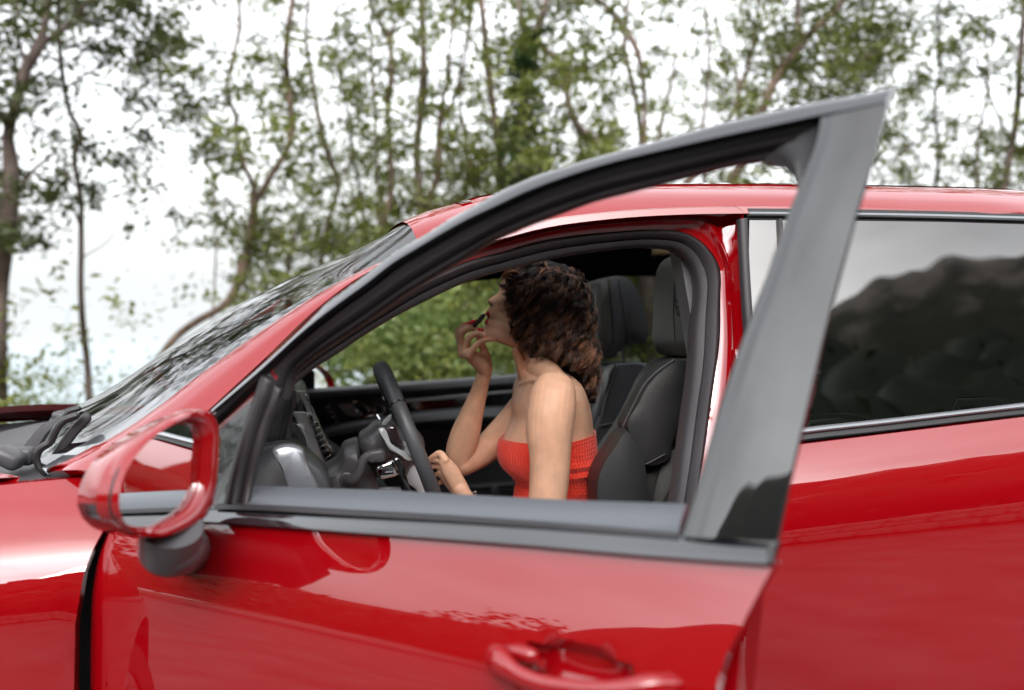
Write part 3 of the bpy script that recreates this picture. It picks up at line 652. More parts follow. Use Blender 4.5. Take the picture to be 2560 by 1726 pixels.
# far side wall with two window openings
fw_out = [(-.10, .42), (3.15, .42), (3.15, 1.25), (2.75, 1.50), (1.95, 1.62), (.85, 1.64), (.60, 1.60), (.42, 1.50), (.12, 1.24), (-.10, 1.09)]
rw = [(lambda p: (p[0], p[2]))(at(x, y, FY - .02)) for x, y in ((1514, 712), (1532, 682), (1562, 661), (1600, 657), (1700, 656), (1840, 656), (1840, 905), (1500, 912), (1500, 780))]
fh = [(.10, ledge(.1) - .01), (.17, 1.20), (.26, 1.285), (.36, 1.37), (.48, 1.455), (.60, 1.52), (.75, 1.568), (.95, 1.585), (1.04, 1.575), (1.06, 1.50), (1.08, ledge(1.08) - .01)]
part('far_side_wall', patch(fw_out, lambda x, z: np.array([x, FY + .03 - .22*max(0, z-1.12), z]), .05, .05, (0, 1, 0), holes=[rw, fh]), M['headliner'])
part('privacy_glass', patch([(p[0], p[1]) for p in rw], lambda x, z: np.array([x, FY + .06 - .22*max(0, z-1.12), z]), .06, 0), M['tinted_far'])
far_door = part('passenger_door', patch([(-.05, .45), (1.12, .45), (1.10, ledge(1.1)), (.0, ledge(0)), (-.05, 1.0)], lambda x, z: np.array([x, FY, z]), .05, .08, (0, 1, 0)), M['leather'])
rb = patch([(1.14, .45), (1.9, .45), (1.9, 1.21), (1.13, 1.185)], lambda x, z: np.array([x, FY - .01, z]), .06, .08, (0, 1, 0))
part('rear_passenger_door', rb, M['leather'])
part('window_ledge', tube([(x, FY + .01, ledge(x) - .018) for x in np.linspace(-.04, 1.12, 30)], .030, 14, flat=1.6), M['leather'], far_door)
Va, Fa = patch([(-.05, .40), (1.13, .40), (1.12, 1.08), (.02, 1.06)], lambda x, z: np.array([x, 1.94 - ybody(x, z), z]), .04, .02, (0, -1, 0)); part('door_skin', (Va, Fa), M['red'], far_door)
YD = FY - .012
def pan(name, pts, m, Y=YD, th=.012, bev=.003, n=60, parent=far_door):
    return part(name, extrude_poly(Yp(pts, Y, n, True), (0, 1, 0), th, bev), m, parent, sharp=50)
pan('upper_panel', [(800, 1018), (812, 1004), (850, 997), (960, 990), (1060, 986), (1300, 968), (1300, 1040), (1120, 1042), (1000, 1052), (900, 1066), (826, 1082), (815, 1062), (802, 1036)], M['plastic'], YD - .006)
part('trim_strip', tube(Yp([(1000, 1004), (1060, 1000), (1120, 994), (1200, 986), (1300, 977)], YD - .018, 30), .007, 8, flat=.5), M['silver'], far_door)
pan('gloss_inlay', [(1000, 1012), (1120, 1003), (1300, 986), (1300, 1018), (1120, 1030), (1020, 1036)], M['black_gloss'], YD - .014, n=50)
# door handle: loop with buttons
pan('handle_plate', [(846, 1013), (862, 1009), (880, 1009), (892, 1022), (905, 1038), (899, 1043), (870, 1038), (858, 1028)], M['silver'], YD - .022, .012)
part('handle_loop', tube(Yp([(882, 1008), (905, 1006), (932, 1008), (955, 1017), (963, 1027), (958, 1034), (935, 1039), (907, 1041), (897, 1034), (886, 1018)], YD - .026, 60, True), .0038, 8, closed=True), M['chrome'], far_door)
pan('switch_plate', [(890, 1012), (925, 1011), (948, 1018), (956, 1028), (930, 1034), (906, 1036), (896, 1026)], M['black_gloss'], YD - .020, .006)
for x, y in ((921, 1026), (937, 1024)):
    part('switch', rbox(at(x, y, YD - .026), (.010, .004, .006), .001), M['steel'], far_door)
pan('memory_panel', [(812, 1020), (822, 1008), (832, 1022), (845, 1046), (852, 1058), (842, 1060), (828, 1044)], M['plastic'], YD - .016, .006)
part('memory_strip', tube(Yp([(821, 1010), (831, 1026), (842, 1045), (851, 1057)], YD - .020, 8), .0022, 6), M['silver'], far_door)
for x, y in ((817, 1019), (825, 1031), (833, 1043), (840, 1055)):
    part('button', rbox(at(x, y, YD - .021), (.009, .004, .007), .001), M['steel'], far_door)
arm = Yp([(808, 1092), (860, 1080), (930, 1068), (1020, 1055), (1120, 1045), (1300, 1036)], FY - .05, 40)
part('armrest', tube(arm, .034, 14, flat=1.7), M['leather'], far_door)
part('door_pocket', tube(Yp([(1150, 1222), (1220, 1216), (1280, 1212)], FY - .03, 12), .012, 8), M['plastic'], far_door)
pan('belt_anchor', [(1232, 1214), (1240, 1214), (1241, 1245), (1232, 1245)], M['plastic'], FY - .06)

# dashboard ------------------------------------------------------------------------
def slabY(name, pts, y0, y1, m, parent=None, bev=.008, n=70, smooth_pts=True):
    """block with the side outline traced at its near face and a real width across the car"""
    P = Yp(pts, y0, n, True) if smooth_pts else Yp(pts, y0)
    P = P.copy(); P[:, 1] = (y0 + y1) / 2
    return part(name, extrude_poly(P, (0, 1, 0), y1 - y0, bev), m, parent, sharp=50)
dash = slabY('dashboard', [(500, 1075), (560, 1040), (640, 1010), (690, 985), (735, 983), (745, 1000), (735, 1060), (760, 1120), (800, 1165), (818, 1200), (820, 1300), (560, 1330), (490, 1200)], 1.05, 1.78, M['leather'])
slabY('dashboard_lower', [(560, 1150), (650, 1120), (720, 1110), (760, 1140), (806, 1180), (830, 1260), (830, 1420), (560, 1420)], .30, .46, M['leather'], dash)
slabY('instrument_hood', [(679, 997), (712, 978), (728, 976), (738, 984), (739, 1001), (728, 1050), (714, 1118), (690, 1116), (644, 1110), (655, 1060)], .36, .43, M['leather'], dash, .010)
slabY('dash_core', [(600, 1200), (700, 1200), (780, 1210), (830, 1300), (830, 1420), (600, 1420)], .46, 1.78, M['leather'], dash)
part('hood_seam', tube(Yp([(731, 984), (728, 1020), (718, 1068), (706, 1118)], .356, 16), .0016, 6), M['rubber'], dash)
part('hood_seam', tube(Yp([(719, 980), (716, 1020), (706, 1068), (694, 1116)], .356, 16), .0013, 6), M['rubber'], dash)
slabY('vent_roll', [(566, 1112), (640, 1112), (700, 1120), (706, 1150), (700, 1178), (640, 1182), (566, 1182)], .32, .74, M['leather'], dash, .02)
for x in (648, 664, 680):
    part('roll_seam', tube(Yp([(x, 1112), (x + 10, 1145), (x + 14, 1180)], .318, 8), .003, 6), M['rubber'], dash)
# silver end cap next to the door
ec = slabY('dash_end_cap', [(682, 1124), (690, 1119), (745, 1119), (754, 1124), (765, 1155), (780, 1190), (796, 1225), (800, 1245), (728, 1245), (712, 1200), (696, 1160)], .19, .235, M['cap_silver'], dash, .006)
# instrument cluster rings and centre vents with silver frames
part('cluster_ring', tube(Yp([(726, 1100), (737, 1070), (752, 1066), (762, 1095), (765, 1130), (757, 1150), (740, 1150)], .62, 40, True), .006, 8, closed=True), M['silver'], dash)
slabY('cluster_shell', [(712, 1060), (735, 1062), (758, 1090), (770, 1130), (790, 1175), (792, 1200), (700, 1200)], .45, .50, M['plastic'], dash, .01)
def pband(name, A, Bc, Y, prof, m, parent=dash, n=40, yb_=None):
    return part(name, band(Yp(A, Y, n), Yp(Bc, Y if yb_ is None else yb_, n), (0, -1, 0), prof), m, parent, sharp=50)
rp = [(0, -.02), (0, 0), (.2, .006), (.5, .008), (.8, .006), (1, 0), (1, -.02)]
pband('vent_frame', [(730, 1031), (742, 1052), (752, 1076), (766, 1105), (784, 1140), (806, 1180), (812, 1192)], [(766, 1032), (774, 1050), (780, 1066), (790, 1095), (800, 1125), (812, 1160), (820, 1176)], .80, rp, M['silver'])
pband('vent_frame', [(729, 978), (742, 990), (758, 1010), (770, 1034), (776, 1046)], [(765, 979), (770, 990), (777, 1008), (786, 1030), (790, 1042)], .95, rp, M['silver'])
part('vent_frame', tube(Yp([(770, 1036), (774, 1050), (784, 1082), (798, 1118), (812, 1150), (820, 1172)], .80, 24), .0028, 8), M['chrome'], dash)
part('vent_frame', tube(Yp([(771, 1036), (778, 1036), (790, 1066), (806, 1100), (822, 1134), (834, 1162)], .84, 24), .004, 8), M['silver'], dash)
part('vent_frame', tube(Yp([(766, 990), (780, 1020), (796, 1058), (814, 1100), (828, 1132), (836, 1160)], .86, 24), .003, 8), M['chrome'], dash)
pband('vent_recess', [(772, 1038), (784, 1080), (798, 1116), (820, 1172)], [(784, 1040), (800, 1080), (816, 1116), (832, 1160)], .84, [(0, 0), (1, 0), (1, -.02), (0, -.02)], M['black_gloss'])
for k_ in range(9):
    y = 1056 + k_ * 14.3; x = 775 + (y - 1040) * .36
    sl = part('vent_slat', rbox(at(x + 7, y, .82), (.020, .03, .0025), .0008, Matrix.Rotation(-.5, 3, 'Y')), M['steel'], dash)
part('vent_thumbwheel', rbox(at(806, 1130, .81), (.018, .02, .010), .003), M['black_gloss'], dash)
part('glovebox_lip', tube(Yp([(824, 1120), (832, 1140), (836, 1158)], .90, 8), .006, 8), M['silver'], dash)
slabY('centre_stack', [(800, 1120), (850, 1150), (900, 1190), (960, 1230), (1000, 1300), (1000, 1420), (800, 1420)], .82, 1.12, M['carpet'], dash, .01)

# steering column, stalks, wheel -----------------------------------------------------
sc_ = slabY('steering_column', [(795, 1190), (812, 1178), (840, 1160), (852, 1140), (858, 1125), (880, 1114), (898, 1111), (903, 1125), (912, 1150), (930, 1180), (945, 1215), (952, 1260), (800, 1260)], .47, .64, M['plastic'], None, .022)
slabY('column_shroud', [(902, 1105), (925, 1088), (948, 1069), (975, 1066), (990, 1066), (1000, 1100), (1010, 1130), (985, 1150), (950, 1158), (920, 1150)], .46, .66, M['plastic'], sc_, .014)
part('ignition_ring', tube(Yp([(868 + 15*math.cos(t), 1200 + 15*math.sin(t)) for t in np.linspace(0, 6.28, 20)[:-1]], .468, 30, True), .004, 8, closed=True), M['plastic'], sc_)
part('stalk', tube(cat([at(868, 1202, .47), at(885, 1200, .43), at(899, 1178, .42), at(908, 1152, .42), at(918, 1142, .42), at(930, 1138, .42)], 24), np.interp(np.linspace(0, 1, 24), [0, .2, .6, 1], [.013, .012, .009, .011]), 12), M['plastic'], sc_)
part('stalk_head', rbox(at(940, 1140, .42), (.038, .022, .028), .008, Matrix.Rotation(-.15, 3, 'Y')), M['plastic'], sc_)
part('stalk', tube(cat([at(897, 1108, .62), at(908, 1090, .64), at(922, 1078, .66), at(932, 1075, .66)], 14), .010, 10), M['plastic'], sc_)
part('stalk', tube(cat([at(955, 1062, .60), at(950, 1050, .62), at(944, 1040, .63)], 8), .005, 8), M['chrome'], sc_)
sw = None
def axis_wheel():
    c = at(1028, 1108, .56); e2 = at(962, 945, .56) - c; e2[1] = 0; e2 /= np.linalg.norm(e2)
    th = np.linspace(0, 2*math.pi, 72, endpoint=False); Rm = .183
    return c, e2, [c + e2*Rm*math.cos(t) + np.array([0, Rm*math.sin(t), 0]) for t in th]
wc, we, wp = axis_wheel()
rr_ = [.0175 + .0015*math.cos(2*t) for t in np.linspace(0, 2*math.pi, 72, endpoint=False)]
sw = part('steering_wheel', tube(wp, rr_, 16, closed=True), M['leather'], sharp=None)
for tt in (-.95, .95, 2.2, -2.2):
    q = wc + we*.183*math.cos(tt) + np.array([0, .183*math.sin(tt), 0]); tg = -we*math.sin(tt) + np.array([0, math.cos(tt), 0])
    part('rim_seam', tube([q - tg*.0012, q + tg*.0012], .0192, 16, cap=False), M['black_gloss'], sw)
ax = np.cross(we, [0, 1, 0]); ax /= np.linalg.norm(ax)
if ax[0] > 0: ax = -ax            # towards the dashboard
hubc = wc + ax*.035
part('hub', join(tube([hubc + ax*.03, hubc + ax*.0, hubc - ax*.015], [.055, .062, .05], 24)), M['plastic'], sw)
def spoke(tt, m, w_=.012):
    q = wc + we*.175*math.cos(tt) + np.array([0, .175*math.sin(tt), 0])
    return part('spoke', tube(cat([hubc + (q-hubc)*.2, hubc + (q-hubc)*.6 + ax*.004, q], 10), [w_*1.6]*4 + [w_]*6, 10, flat=.6), m, sw)
for tt in (-1.55, 1.55, 3.14): spoke(tt, M['silver'])
pan('spoke_trim', [(947, 1072), (960, 1070), (968, 1086), (978, 1112), (1000, 1124), (1022, 1138), (1030, 1152), (1022, 1152), (1000, 1138), (972, 1122), (960, 1100)], M['silver'], .44, .012, .003, 60, sw)
pan('spoke_trim', [(950, 1070), (956, 1058), (966, 1044), (978, 1036), (977, 1048), (968, 1060), (962, 1068)], M['silver'], .50, .012, .003, 50, sw)
pan('spoke_pad', [(964, 1072), (990, 1064), (996, 1085), (1008, 1118), (990, 1112), (975, 1098)], M['amber'], .45, .01, .003, 50, sw)
pan('shift_paddle', [(941, 1168), (962, 1158), (984, 1151), (988, 1160), (994, 1172), (1000, 1180), (992, 1188), (972, 1194), (952, 1197), (944, 1188)], M['chrome'], .42, .012, .003, 50, sw)
pan('shift_lever', [(986, 1144), (992, 1141), (1002, 1152), (1014, 1185), (1026, 1222), (1036, 1256), (1026, 1256), (1012, 1222), (998, 1184)], M['black_gloss'], .40, .010, .003, 50, sw)
part('switch_pod', rbox(at(975, 1232, .36), (.05, .04, .02), .006), M['plastic'], sc_)

# seats ---------------------------------------------------------------------------------
def rounded(name, pts, Y, W, m, parent, bulge=.03, seg=9, n=64, crown=.0, squeeze=.12):
    """cushion: side outline at its centre plane, real width across, rounded flanks"""
    P = Yp(pts, Y, n, True); c = P.mean(0); V = []
    for q in np.linspace(-1, 1, seg + 6):
        k_ = (1 - abs(q) ** 4) ** .25 if abs(q) < 1 else 0.0
        s = 1 - squeeze * (1 - k_) - (.0 if abs(q) < 1 else .25)
        for p in P: V.append(c + (p - c) * np.array([s, 1, s]) + np.array([0, q * W/2, 0]))
    m_ = seg + 6; Fc = grid_faces(m_, n, True) + [tuple(range(n)), tuple(range((m_-1)*n, m_*n))]
    return part(name, (V, Fc), m, parent, sharp=40)
def seam(pts, Y, parent, r_=.0018, m='rubber', n=30, name='seam'):
    return part(name, tube(Yp(pts, Y, n), r_, 6), M[m], parent)
# passenger seat (far)
pseat = rounded('seat', [(1475, 935), (1490, 914), (1530, 908), (1600, 912), (1613, 937), (1617, 1000), (1600, 1100), (1560, 1260), (1540, 1420), (1340, 1420), (1380, 1300), (1430, 1120), (1450, 1010)], 1.36, .46, M['leather'], None)
pseat['label'] = 'far front passenger seat in black leather'
rounded('seat_bolster', [(1530, 912), (1560, 908), (1606, 914), (1613, 945), (1560, 1030), (1520, 1110), (1490, 1200), (1470, 1200), (1480, 1110), (1505, 1010)], 1.15, .07, M['leather'], pseat)
rounded('seat_facing', [(1470, 925), (1500, 912), (1530, 912), (1505, 1000), (1475, 1110), (1455, 1230), (1400, 1300), (1440, 1100)], 1.36, .30, M['leather_grey'], pseat)
seam([(1545, 911), (1528, 960), (1505, 1030), (1488, 1100), (1478, 1180)], 1.112, pseat, .002, 'leather_grey')
seam([(1484, 1067), (1520, 1061), (1556, 1056)], 1.112, pseat, .002, 'leather_grey')
seam([(1538, 910), (1515, 975), (1497, 1040)], 1.112, pseat, .003, 'rubber')
hr_ = rounded('headrest', [(1488, 712), (1503, 698), (1541, 697), (1562, 716), (1579, 752), (1590, 790), (1596, 827), (1592, 850), (1586, 858), (1545, 860), (1530, 874), (1506, 896), (1490, 893), (1478, 860), (1474, 800), (1476, 745)], 1.36, .25, M['leather'], pseat)
rounded('headrest_face', [(1471, 740), (1482, 706), (1500, 700), (1506, 730), (1504, 800), (1506, 870), (1500, 893), (1488, 888), (1474, 850), (1469, 800)], 1.36, .26, M['leather_grey'], pseat)
seam([(1520, 698), (1526, 750), (1532, 810), (1534, 858)], 1.226, pseat, .0016)
seam([(1546, 700), (1554, 750), (1562, 800), (1566, 856)], 1.226, pseat, .0016)
for dy in (-.06, .06):
    part('headrest_post', tube(Yp([(1550, 850), (1556, 875), (1558, 915)], 1.36 + dy, 6), .006, 10), M['steel'], pseat)
# driver seat (near)
dseat = rounded('seat', [(1684, 897), (1700, 893), (1780, 893), (1800, 930), (1800, 1100), (1780, 1420), (1500, 1420), (1488, 1300), (1500, 1200), (1530, 1140), (1575, 1075), (1620, 990), (1650, 930)], .55, .36, M['mesh_leather'], None)
dseat['label'] = 'near driver seat in perforated black leather'
rounded('seat_bolster', [(1684, 898), (1715, 905), (1705, 960), (1690, 1040), (1665, 1110), (1660, 1140), (1610, 1160), (1565, 1090), (1554, 1063), (1583, 1004), (1608, 958), (1642, 924)], .375, .09, M['mesh_leather'], dseat, squeeze=.10)
rounded('seat_bolster', [(1554, 1070), (1575, 1100), (1600, 1165), (1602, 1200), (1600, 1320), (1560, 1420), (1500, 1420), (1484, 1300), (1487, 1172), (1524, 1110)], .365, .10, M['mesh_leather'], dseat, squeeze=.12)
rounded('seat_centre', [(1690, 905), (1745, 900), (1745, 1110), (1700, 1118), (1654, 1100), (1664, 1020), (1680, 960)], .45, .20, M['leather_grey'], dseat, squeeze=.08)
rounded('seat_lower_centre', [(1660, 1106), (1700, 1114), (1716, 1122), (1716, 1200), (1690, 1330), (1600, 1400), (1598, 1260), (1612, 1180), (1634, 1125)], .45, .21, M['leather_grey'], dseat, squeeze=.1)
seam([(1684, 900), (1676, 960), (1662, 1030), (1652, 1100)], .338, dseat, .0022)
seam([(1686, 899), (1646, 926), (1612, 960), (1587, 1006), (1558, 1064)], .330, dseat, .0016, 'seal')
seam([(1556, 1066), (1578, 1100), (1602, 1160), (1664, 1136)], .328, dseat, .0018, 'seal')
seam([(1700, 640), (1688, 700), (1684, 780), (1690, 880)], .424, dseat, .0014, 'rubber')
dh = rounded('headrest', [(1684, 655), (1703, 636), (1724, 630), (1760, 640), (1780, 680), (1784, 780), (1776, 880), (1740, 896), (1700, 894), (1684, 890), (1672, 869), (1669, 789), (1671, 720), (1675, 690)], .55, .26, M['leather_grey'], dseat)
rounded('headrest_back', [(1738, 640), (1775, 650), (1800, 700), (1800, 860), (1775, 890), (1738, 880)], .55, .27, M['leather'], dseat)
part('headrest_post', tube(Yp([(1722, 880), (1722, 915)], .52, 4), .006, 10), M['steel'], dseat)
part('seat_belt', band(Yp([(1716, 1160), (1690, 1200), (1660, 1250), (1640, 1300)], .34, 14), Yp([(1716, 1190), (1700, 1220), (1678, 1262), (1660, 1310)], .34, 14), (0, -1, 0), [(0, 0), (1, 0), (1, -.004), (0, -.004)]), M['seal'], dseat)
# embossed crests on the headrests
def crest(cx, cy, wpx, hpx, Y, parent, m):
    sh = [(-.9, -.78), (-.5, -1), (0, -.9), (.5, -1), (.9, -.78), (.98, -.2), (.85, .35), (.5, .75), (0, 1.05), (-.5, .75), (-.85, .35), (-.98, -.2)]
    P = Yp([(cx + a_*wpx, cy + b_*hpx) for a_, b_ in sh], Y, 40, True)
    o = part('crest', tube(P, .0011, 6, closed=True), m, parent)
    vf = []
    for a0, a1, b_ in ((-.8, -.1, -.55), (-.8, -.1, -.35), (.1, .8, -.6), (.1, .8, .1), (-.75, -.1, .15), (.15, .7, .35), (-.6, -.1, .45)):
        vf.append(tube(Yp([(cx + a0*wpx, cy + b_*hpx), (cx + a1*wpx, cy + (b_ + .06)*hpx)], Y, 4), .0012, 6))
    vf.append(tube(Yp([(cx, cy - .85*hpx), (cx, cy + .95*hpx)], Y, 4), .001, 6))
    vf.append(tube(Yp([(cx + a_*wpx, cy + b_*hpx) for a_, b_ in ((-.3, -.25), (.3, -.25), (.28, .1), (0, .3), (-.28, .1))], Y, 24, True), .0012, 6, closed=True))
    V_, F_ = join(*vf); part('crest_relief', (V_, F_), m, parent)
crest(1697, 747, 10, 43, .418, dseat, M['rubber'])
crest(1481, 768, 6, 26, 1.228, pseat, M['silver'])
# rear bench, so the cabin is closed behind the seats
part('rear_bench', join(rbox((2.05, .97, .95), (.22, 1.40, .62), .06, Matrix.Rotation(.2, 3, 'Y')), rbox((1.80, .97, .62), (.50, 1.40, .18), .06)), M['leather'])
for y in (.55, 1.40): part('rear_headrest', rbox((2.10, y, 1.32), (.10, .26, .18), .04), M['leather'])
part('centre_console', rbox((.85, .97, .66), (1.0, .22, .34), .04), M['leather'])
part('overhead_lamp', rbox(at(1653, 630, 1.45), (.052, .05, .024), .006), M['lamp'])
part('grab_handle', tube(Yp([(1640, 634), (1635, 640), (1628, 640)], 1.6, 8), .006, 8), M['plastic'])
part('seat_base', rbox((1.05, .55, .55), (.52, .50, .16), .05), M['leather'], dseat)
part('seat_base', rbox((1.0, 1.36, .60), (.52, .50, .16), .05), M['leather'], pseat)

# ================================================================== PERSON
PY = .56
def K(x, y, rpx, Y):
    p = at(x, y, Y); dist = (p - CAM)[1] * CY + (p - CAM)[0] * SY
    return p, rpx * dist / F
def limb(spec, n=28, seg=20, flat=1.0):
    ks = [K(*s) for s in spec]; P = np.array([np.r_[p, r] for p, r in ks]); Q = cat(P, n)
    return tube(Q[:, :3], Q[:, 3], seg, True, flat)
parts = []
# torso: sections by height (front x, back x, y, half width)
tor = [(905, 1304, 1388, .048), (925, 1299, 1402, .060), (940, 1299, 1424, .105), (958, 1298, 1440, .150), (985, 1292, 1452, .165), (1015, 1286, 1463, .158), (1045, 1284, 1470, .148), (1072, 1274, 1473, .142), (1100, 1262, 1476, .140), (1140, 1256, 1480, .140), (1175, 1272, 1484, .134), (1203, 1302, 1486, .126), (1240, 1298, 1490, .124), (1300, 1290, 1498, .136), (1380, 1282, 1512, .165), (1460, 1280, 1530, .175)]
def ring(y, xf, xb, hw, grow=0, n=48, expo=2.3, Yc=PY):
    a_ = at(xf, y, Yc); b_ = at(xb, y, Yc); c = (a_ + b_) / 2; rx = abs(b_[0] - a_[0]) / 2 + grow; out_ = []
    for t in np.linspace(0, 2*math.pi, n, endpoint=False):
        ct, st = math.cos(t), math.sin(t); k_ = (abs(ct)**expo + abs(st)**expo) ** (-1/expo)
        out_.append(c + np.array([rx*ct*k_, (hw + grow)*st*k_, 0]))
    return out_
tt_ = np.array(tor, float); tq = cat(tt_, 60)
V = [v for r_ in tq for v in ring(r_[0], r_[1], r_[2], r_[3])]
parts.append((V, grid_faces(60, 48, True) + [tuple(range(48)), tuple(range(59*48, 60*48))]))
# legs in the footwell
for Yl in (.46, .68): parts.append(limb([(1400, 1440, 70, Yl), (1200, 1410, 60, Yl), (1000, 1400, 48, Yl), (900, 1560, 40, Yl)], 24))
# near arm
parts.append(limb([(1386, 968, 44, .44), (1384, 985, 57, .405), (1378, 1030, 61, .39), (1374, 1080, 59, .385), (1375, 1140, 52, .38), (1373, 1200, 50, .375), (1367, 1260, 47, .37), (1350, 1340, 42, .365), (1330, 1410, 38, .365)], 40, 24))
parts.append(limb([(1330, 1410, 38, .365), (1290, 1390, 38, .37), (1230, 1320, 31, .39), (1165, 1247, 21, .41), (1150, 1222, 20, .41)], 30))
# shoulders, trapezius, collar bones
parts.append(limb([(1350, 935, 40, .60), (1372, 955, 42, .52), (1385, 985, 50, .43)], 20))
parts.append(limb([(1350, 920, 36, .52), (1376, 944, 34, .47), (1388, 965, 36, .435)], 16))
parts.append(limb([(1340, 950, 40, .60), (1330, 985, 50, .70), (1330, 1010, 50, .72)], 16))
parts.append(limb([(1303, 962, 8, .555), (1316, 957, 7, .51), (1338, 952, 7, .46), (1356, 952, 9, .43)], 14, 10))
# far arm: upper arm forward, forearm up
parts.append(limb([(1330, 1010, 50, .72), (1290, 1055, 46, .72), (1245, 1097, 40, .69), (1195, 1138, 34, .66), (1160, 1158, 32, .645)], 36))
parts.append(limb([(1158, 1160, 31, .645), (1150, 1140, 35, .64), (1160, 1098, 38, .63), (1178, 1040, 30, .615), (1196, 985, 22, .60), (1208, 945, 18.5, .585), (1213, 925, 18, .58)], 40, flat=.92))
# neck and throat
parts.append(limb([(1327, 840, 55, PY), (1336, 870, 54, PY), (1343, 905, 55, PY), (1352, 940, 57, PY), (1358, 970, 60, PY)], 24, 24, .96))
parts.append(limb([(1290, 880, 12, .52), (1300, 915, 10, .53), (1308, 950, 8, .545)], 14, 10))
# right hand
HY = .57
parts.append(limb([(1213, 928, 18, .578), (1205, 913, 21, .575), (1188, 898, 18.5, .57), (1168, 886, 13.5, .565)], 18, 16))
parts.append(limb([(1216, 925, 16, .582), (1200, 903, 18, .582), (1178, 890, 15.5, .585), (1159, 881, 11, .588)], 18, 16))
parts.append(limb([(1222, 918, 10, .585), (1218, 898, 11, .588), (1212, 880, 10, .59), (1204, 866, 9, .592)], 18, 14))
parts.append(limb([(1206, 868, 10.5, .590), (1200, 850, 8.6, .588), (1197, 836, 7.8, .58), (1203, 826, 6.6, .572), (1208, 823, 5.2, .567)], 18, 12))       # thumb
fing = {
 'index':  [(1154, 886, 8.5, .594), (1150, 858, 7.2, .596), (1145, 832, 7.2, .594), (1155, 819, 6.6, .588), (1170, 811, 5.8, .580), (1182, 805, 4.8, .575)],
 'middle': [(1157, 888, 8.5, .582), (1155, 858, 7.4, .584), (1154, 834, 7.6, .582), (1168, 824, 7.0, .576), (1184, 820, 6.4, .570), (1195, 825, 5.2, .566)],
 'ring':   [(1163, 886, 8.5, .568), (1167, 862, 7.4, .566), (1174, 843, 7.4, .562), (1188, 836, 6.8, .558), (1201, 835, 6.4, .556), (1213, 842, 5.2, .552)],
 'little': [(1172, 888, 9.5, .554), (1183, 872, 7.4, .550), (1196, 859, 6.8, .546), (1210, 852, 6.0, .542), (1224, 850, 5.2, .538), (1235, 850, 4.2, .536)]}
for s in fing.values(): parts.append(limb([(x, y, r*1.14, Y) for x, y, r, Y in s], 26, 12))
# left hand on the wheel
parts.append(limb([(1154, 1228, 21, .412), (1138, 1200, 22, .41), (1122, 1172, 21, .405), (1112, 1156, 16, .40)], 20, 18, .75))
parts.append(limb([(1150, 1232, 17, .43), (1128, 1206, 18, .435), (1108, 1182, 16, .43)], 16, 14, .75))
for k_, (a_, b_, c_, e_) in enumerate([((1113, 1150), (1100, 1134), (1084, 1142), (1070, 1152)), ((1116, 1158), (1092, 1150), (1072, 1152), (1060, 1160)), ((1118, 1172), (1096, 1166), (1078, 1168), (1068, 1176)), ((1122, 1188), (1103, 1184), (1088, 1188), (1076, 1196)), ((1128, 1202), (1112, 1202), (1098, 1208), (1086, 1214))]):
    y0 = .395 + .012*k_
    parts.append(limb([(*a_, 10.5 - .6*k_, y0), (*b_, 9 - .5*k_, y0 + .008), (*c_, 7.8 - .4*k_, y0 + .018), (*e_, 6.6 - .4*k_, y0 + .034)], 18, 12))

# head: slices from chin to crown, front follows the traced profile
bdir = np.array([.945, .33])
sl = [  # front x, y, length px, half width m, nose/lip prominence px, its half width m
 (1232, 850, 62, .020, 0, .02), (1222, 847, 90, .032, 2, .02), (1214.5, 843.5, 112, .042, 4, .022), (1210, 837, 124, .047, 5, .022), (1209, 830, 132, .050, 5, .020), (1211, 824, 138, .052, 4, .022),
 (1213.8, 818, 143, .0535, 2, .022), (1214, 813, 147, .055, 2, .024), (1210.8, 808, 153, .056, 6, .023), (1211.5, 803, 155, .057, 6, .022), (1217.5, 798.5, 155, .0575, 1, .024), (1219, 795, 155, .058, 1, .024),
 (1215, 790, 161, .0585, 5, .022), (1214, 783.5, 165, .059, 6, .020), (1217.5, 777, 165, .0595, 4, .014), (1222, 771, 165, .060, 2, .012), (1225.5, 765, 166, .061, 2, .012), (1222, 760, 172, .062, 8, .015),
 (1218.5, 755, 178, .063, 13, .014), (1219.2, 749.5, 180, .064, 13, .012), (1225, 745.5, 178, .065, 10, .010), (1233, 741, 175, .066, 7, .009), (1240, 737, 174, .067, 5, .009), (1246, 731, 175, .068, 3, .010), (1250, 724, 178, .069, 1, .014),
 (1252, 712, 186, .071, 0, .02), (1257, 698, 190, .072, 0, .02), (1266, 690, 186, .068, 0, .02), (1282, 681, 168, .060, 0, .02), (1302, 674, 136, .046, 0, .02), (1324, 670, 90, .026, 0, .02)]
slq = []
S_ = np.array(sl, float)
V = []; ns_ = 44
pm = (at(1281, 800, PY) - at(1280, 800, PY))[0] * 1.0        # metres per picture pixel in her plane
for r_ in S_:
    fx, fy, L, hw, pr, sg = r_
    for t in np.linspace(0, 2*math.pi, ns_, endpoint=False):
        ct, st = math.cos(t), math.sin(t); e_ = 2.35; kk = (abs(ct)**e_ + abs(st)**e_) ** (-1/e_)
        lat = hw * st * kk; q = L/2 * (1 - ct*kk) if True else 0
        if ct > 0:
            base = pr * (1 - math.exp(-(lat/sg)**2)); q = q + base * ct
            q += 10 * (abs(lat)/hw)**2 * ct * (1 if pr else .5)
        p2 = np.array([fx, fy]) + bdir * q
        p3 = at(p2[0], p2[1], PY); p3 = p3 + np.array([0, lat, 0]); V.append(p3)
parts.append((V, grid_faces(len(S_), ns_, True) + [tuple(range(ns_)), tuple(range((len(S_)-1)*ns_, len(S_)*ns_))]))
# nostril wing, cheek, jaw
parts.append(limb([(1230, 757, 6, .551), (1234, 760, 5, .547)], 6, 10))
parts.append(limb([(1262, 775, 16, .525), (1285, 800, 20, .515), (1292, 825, 18, .515)], 10, 14))

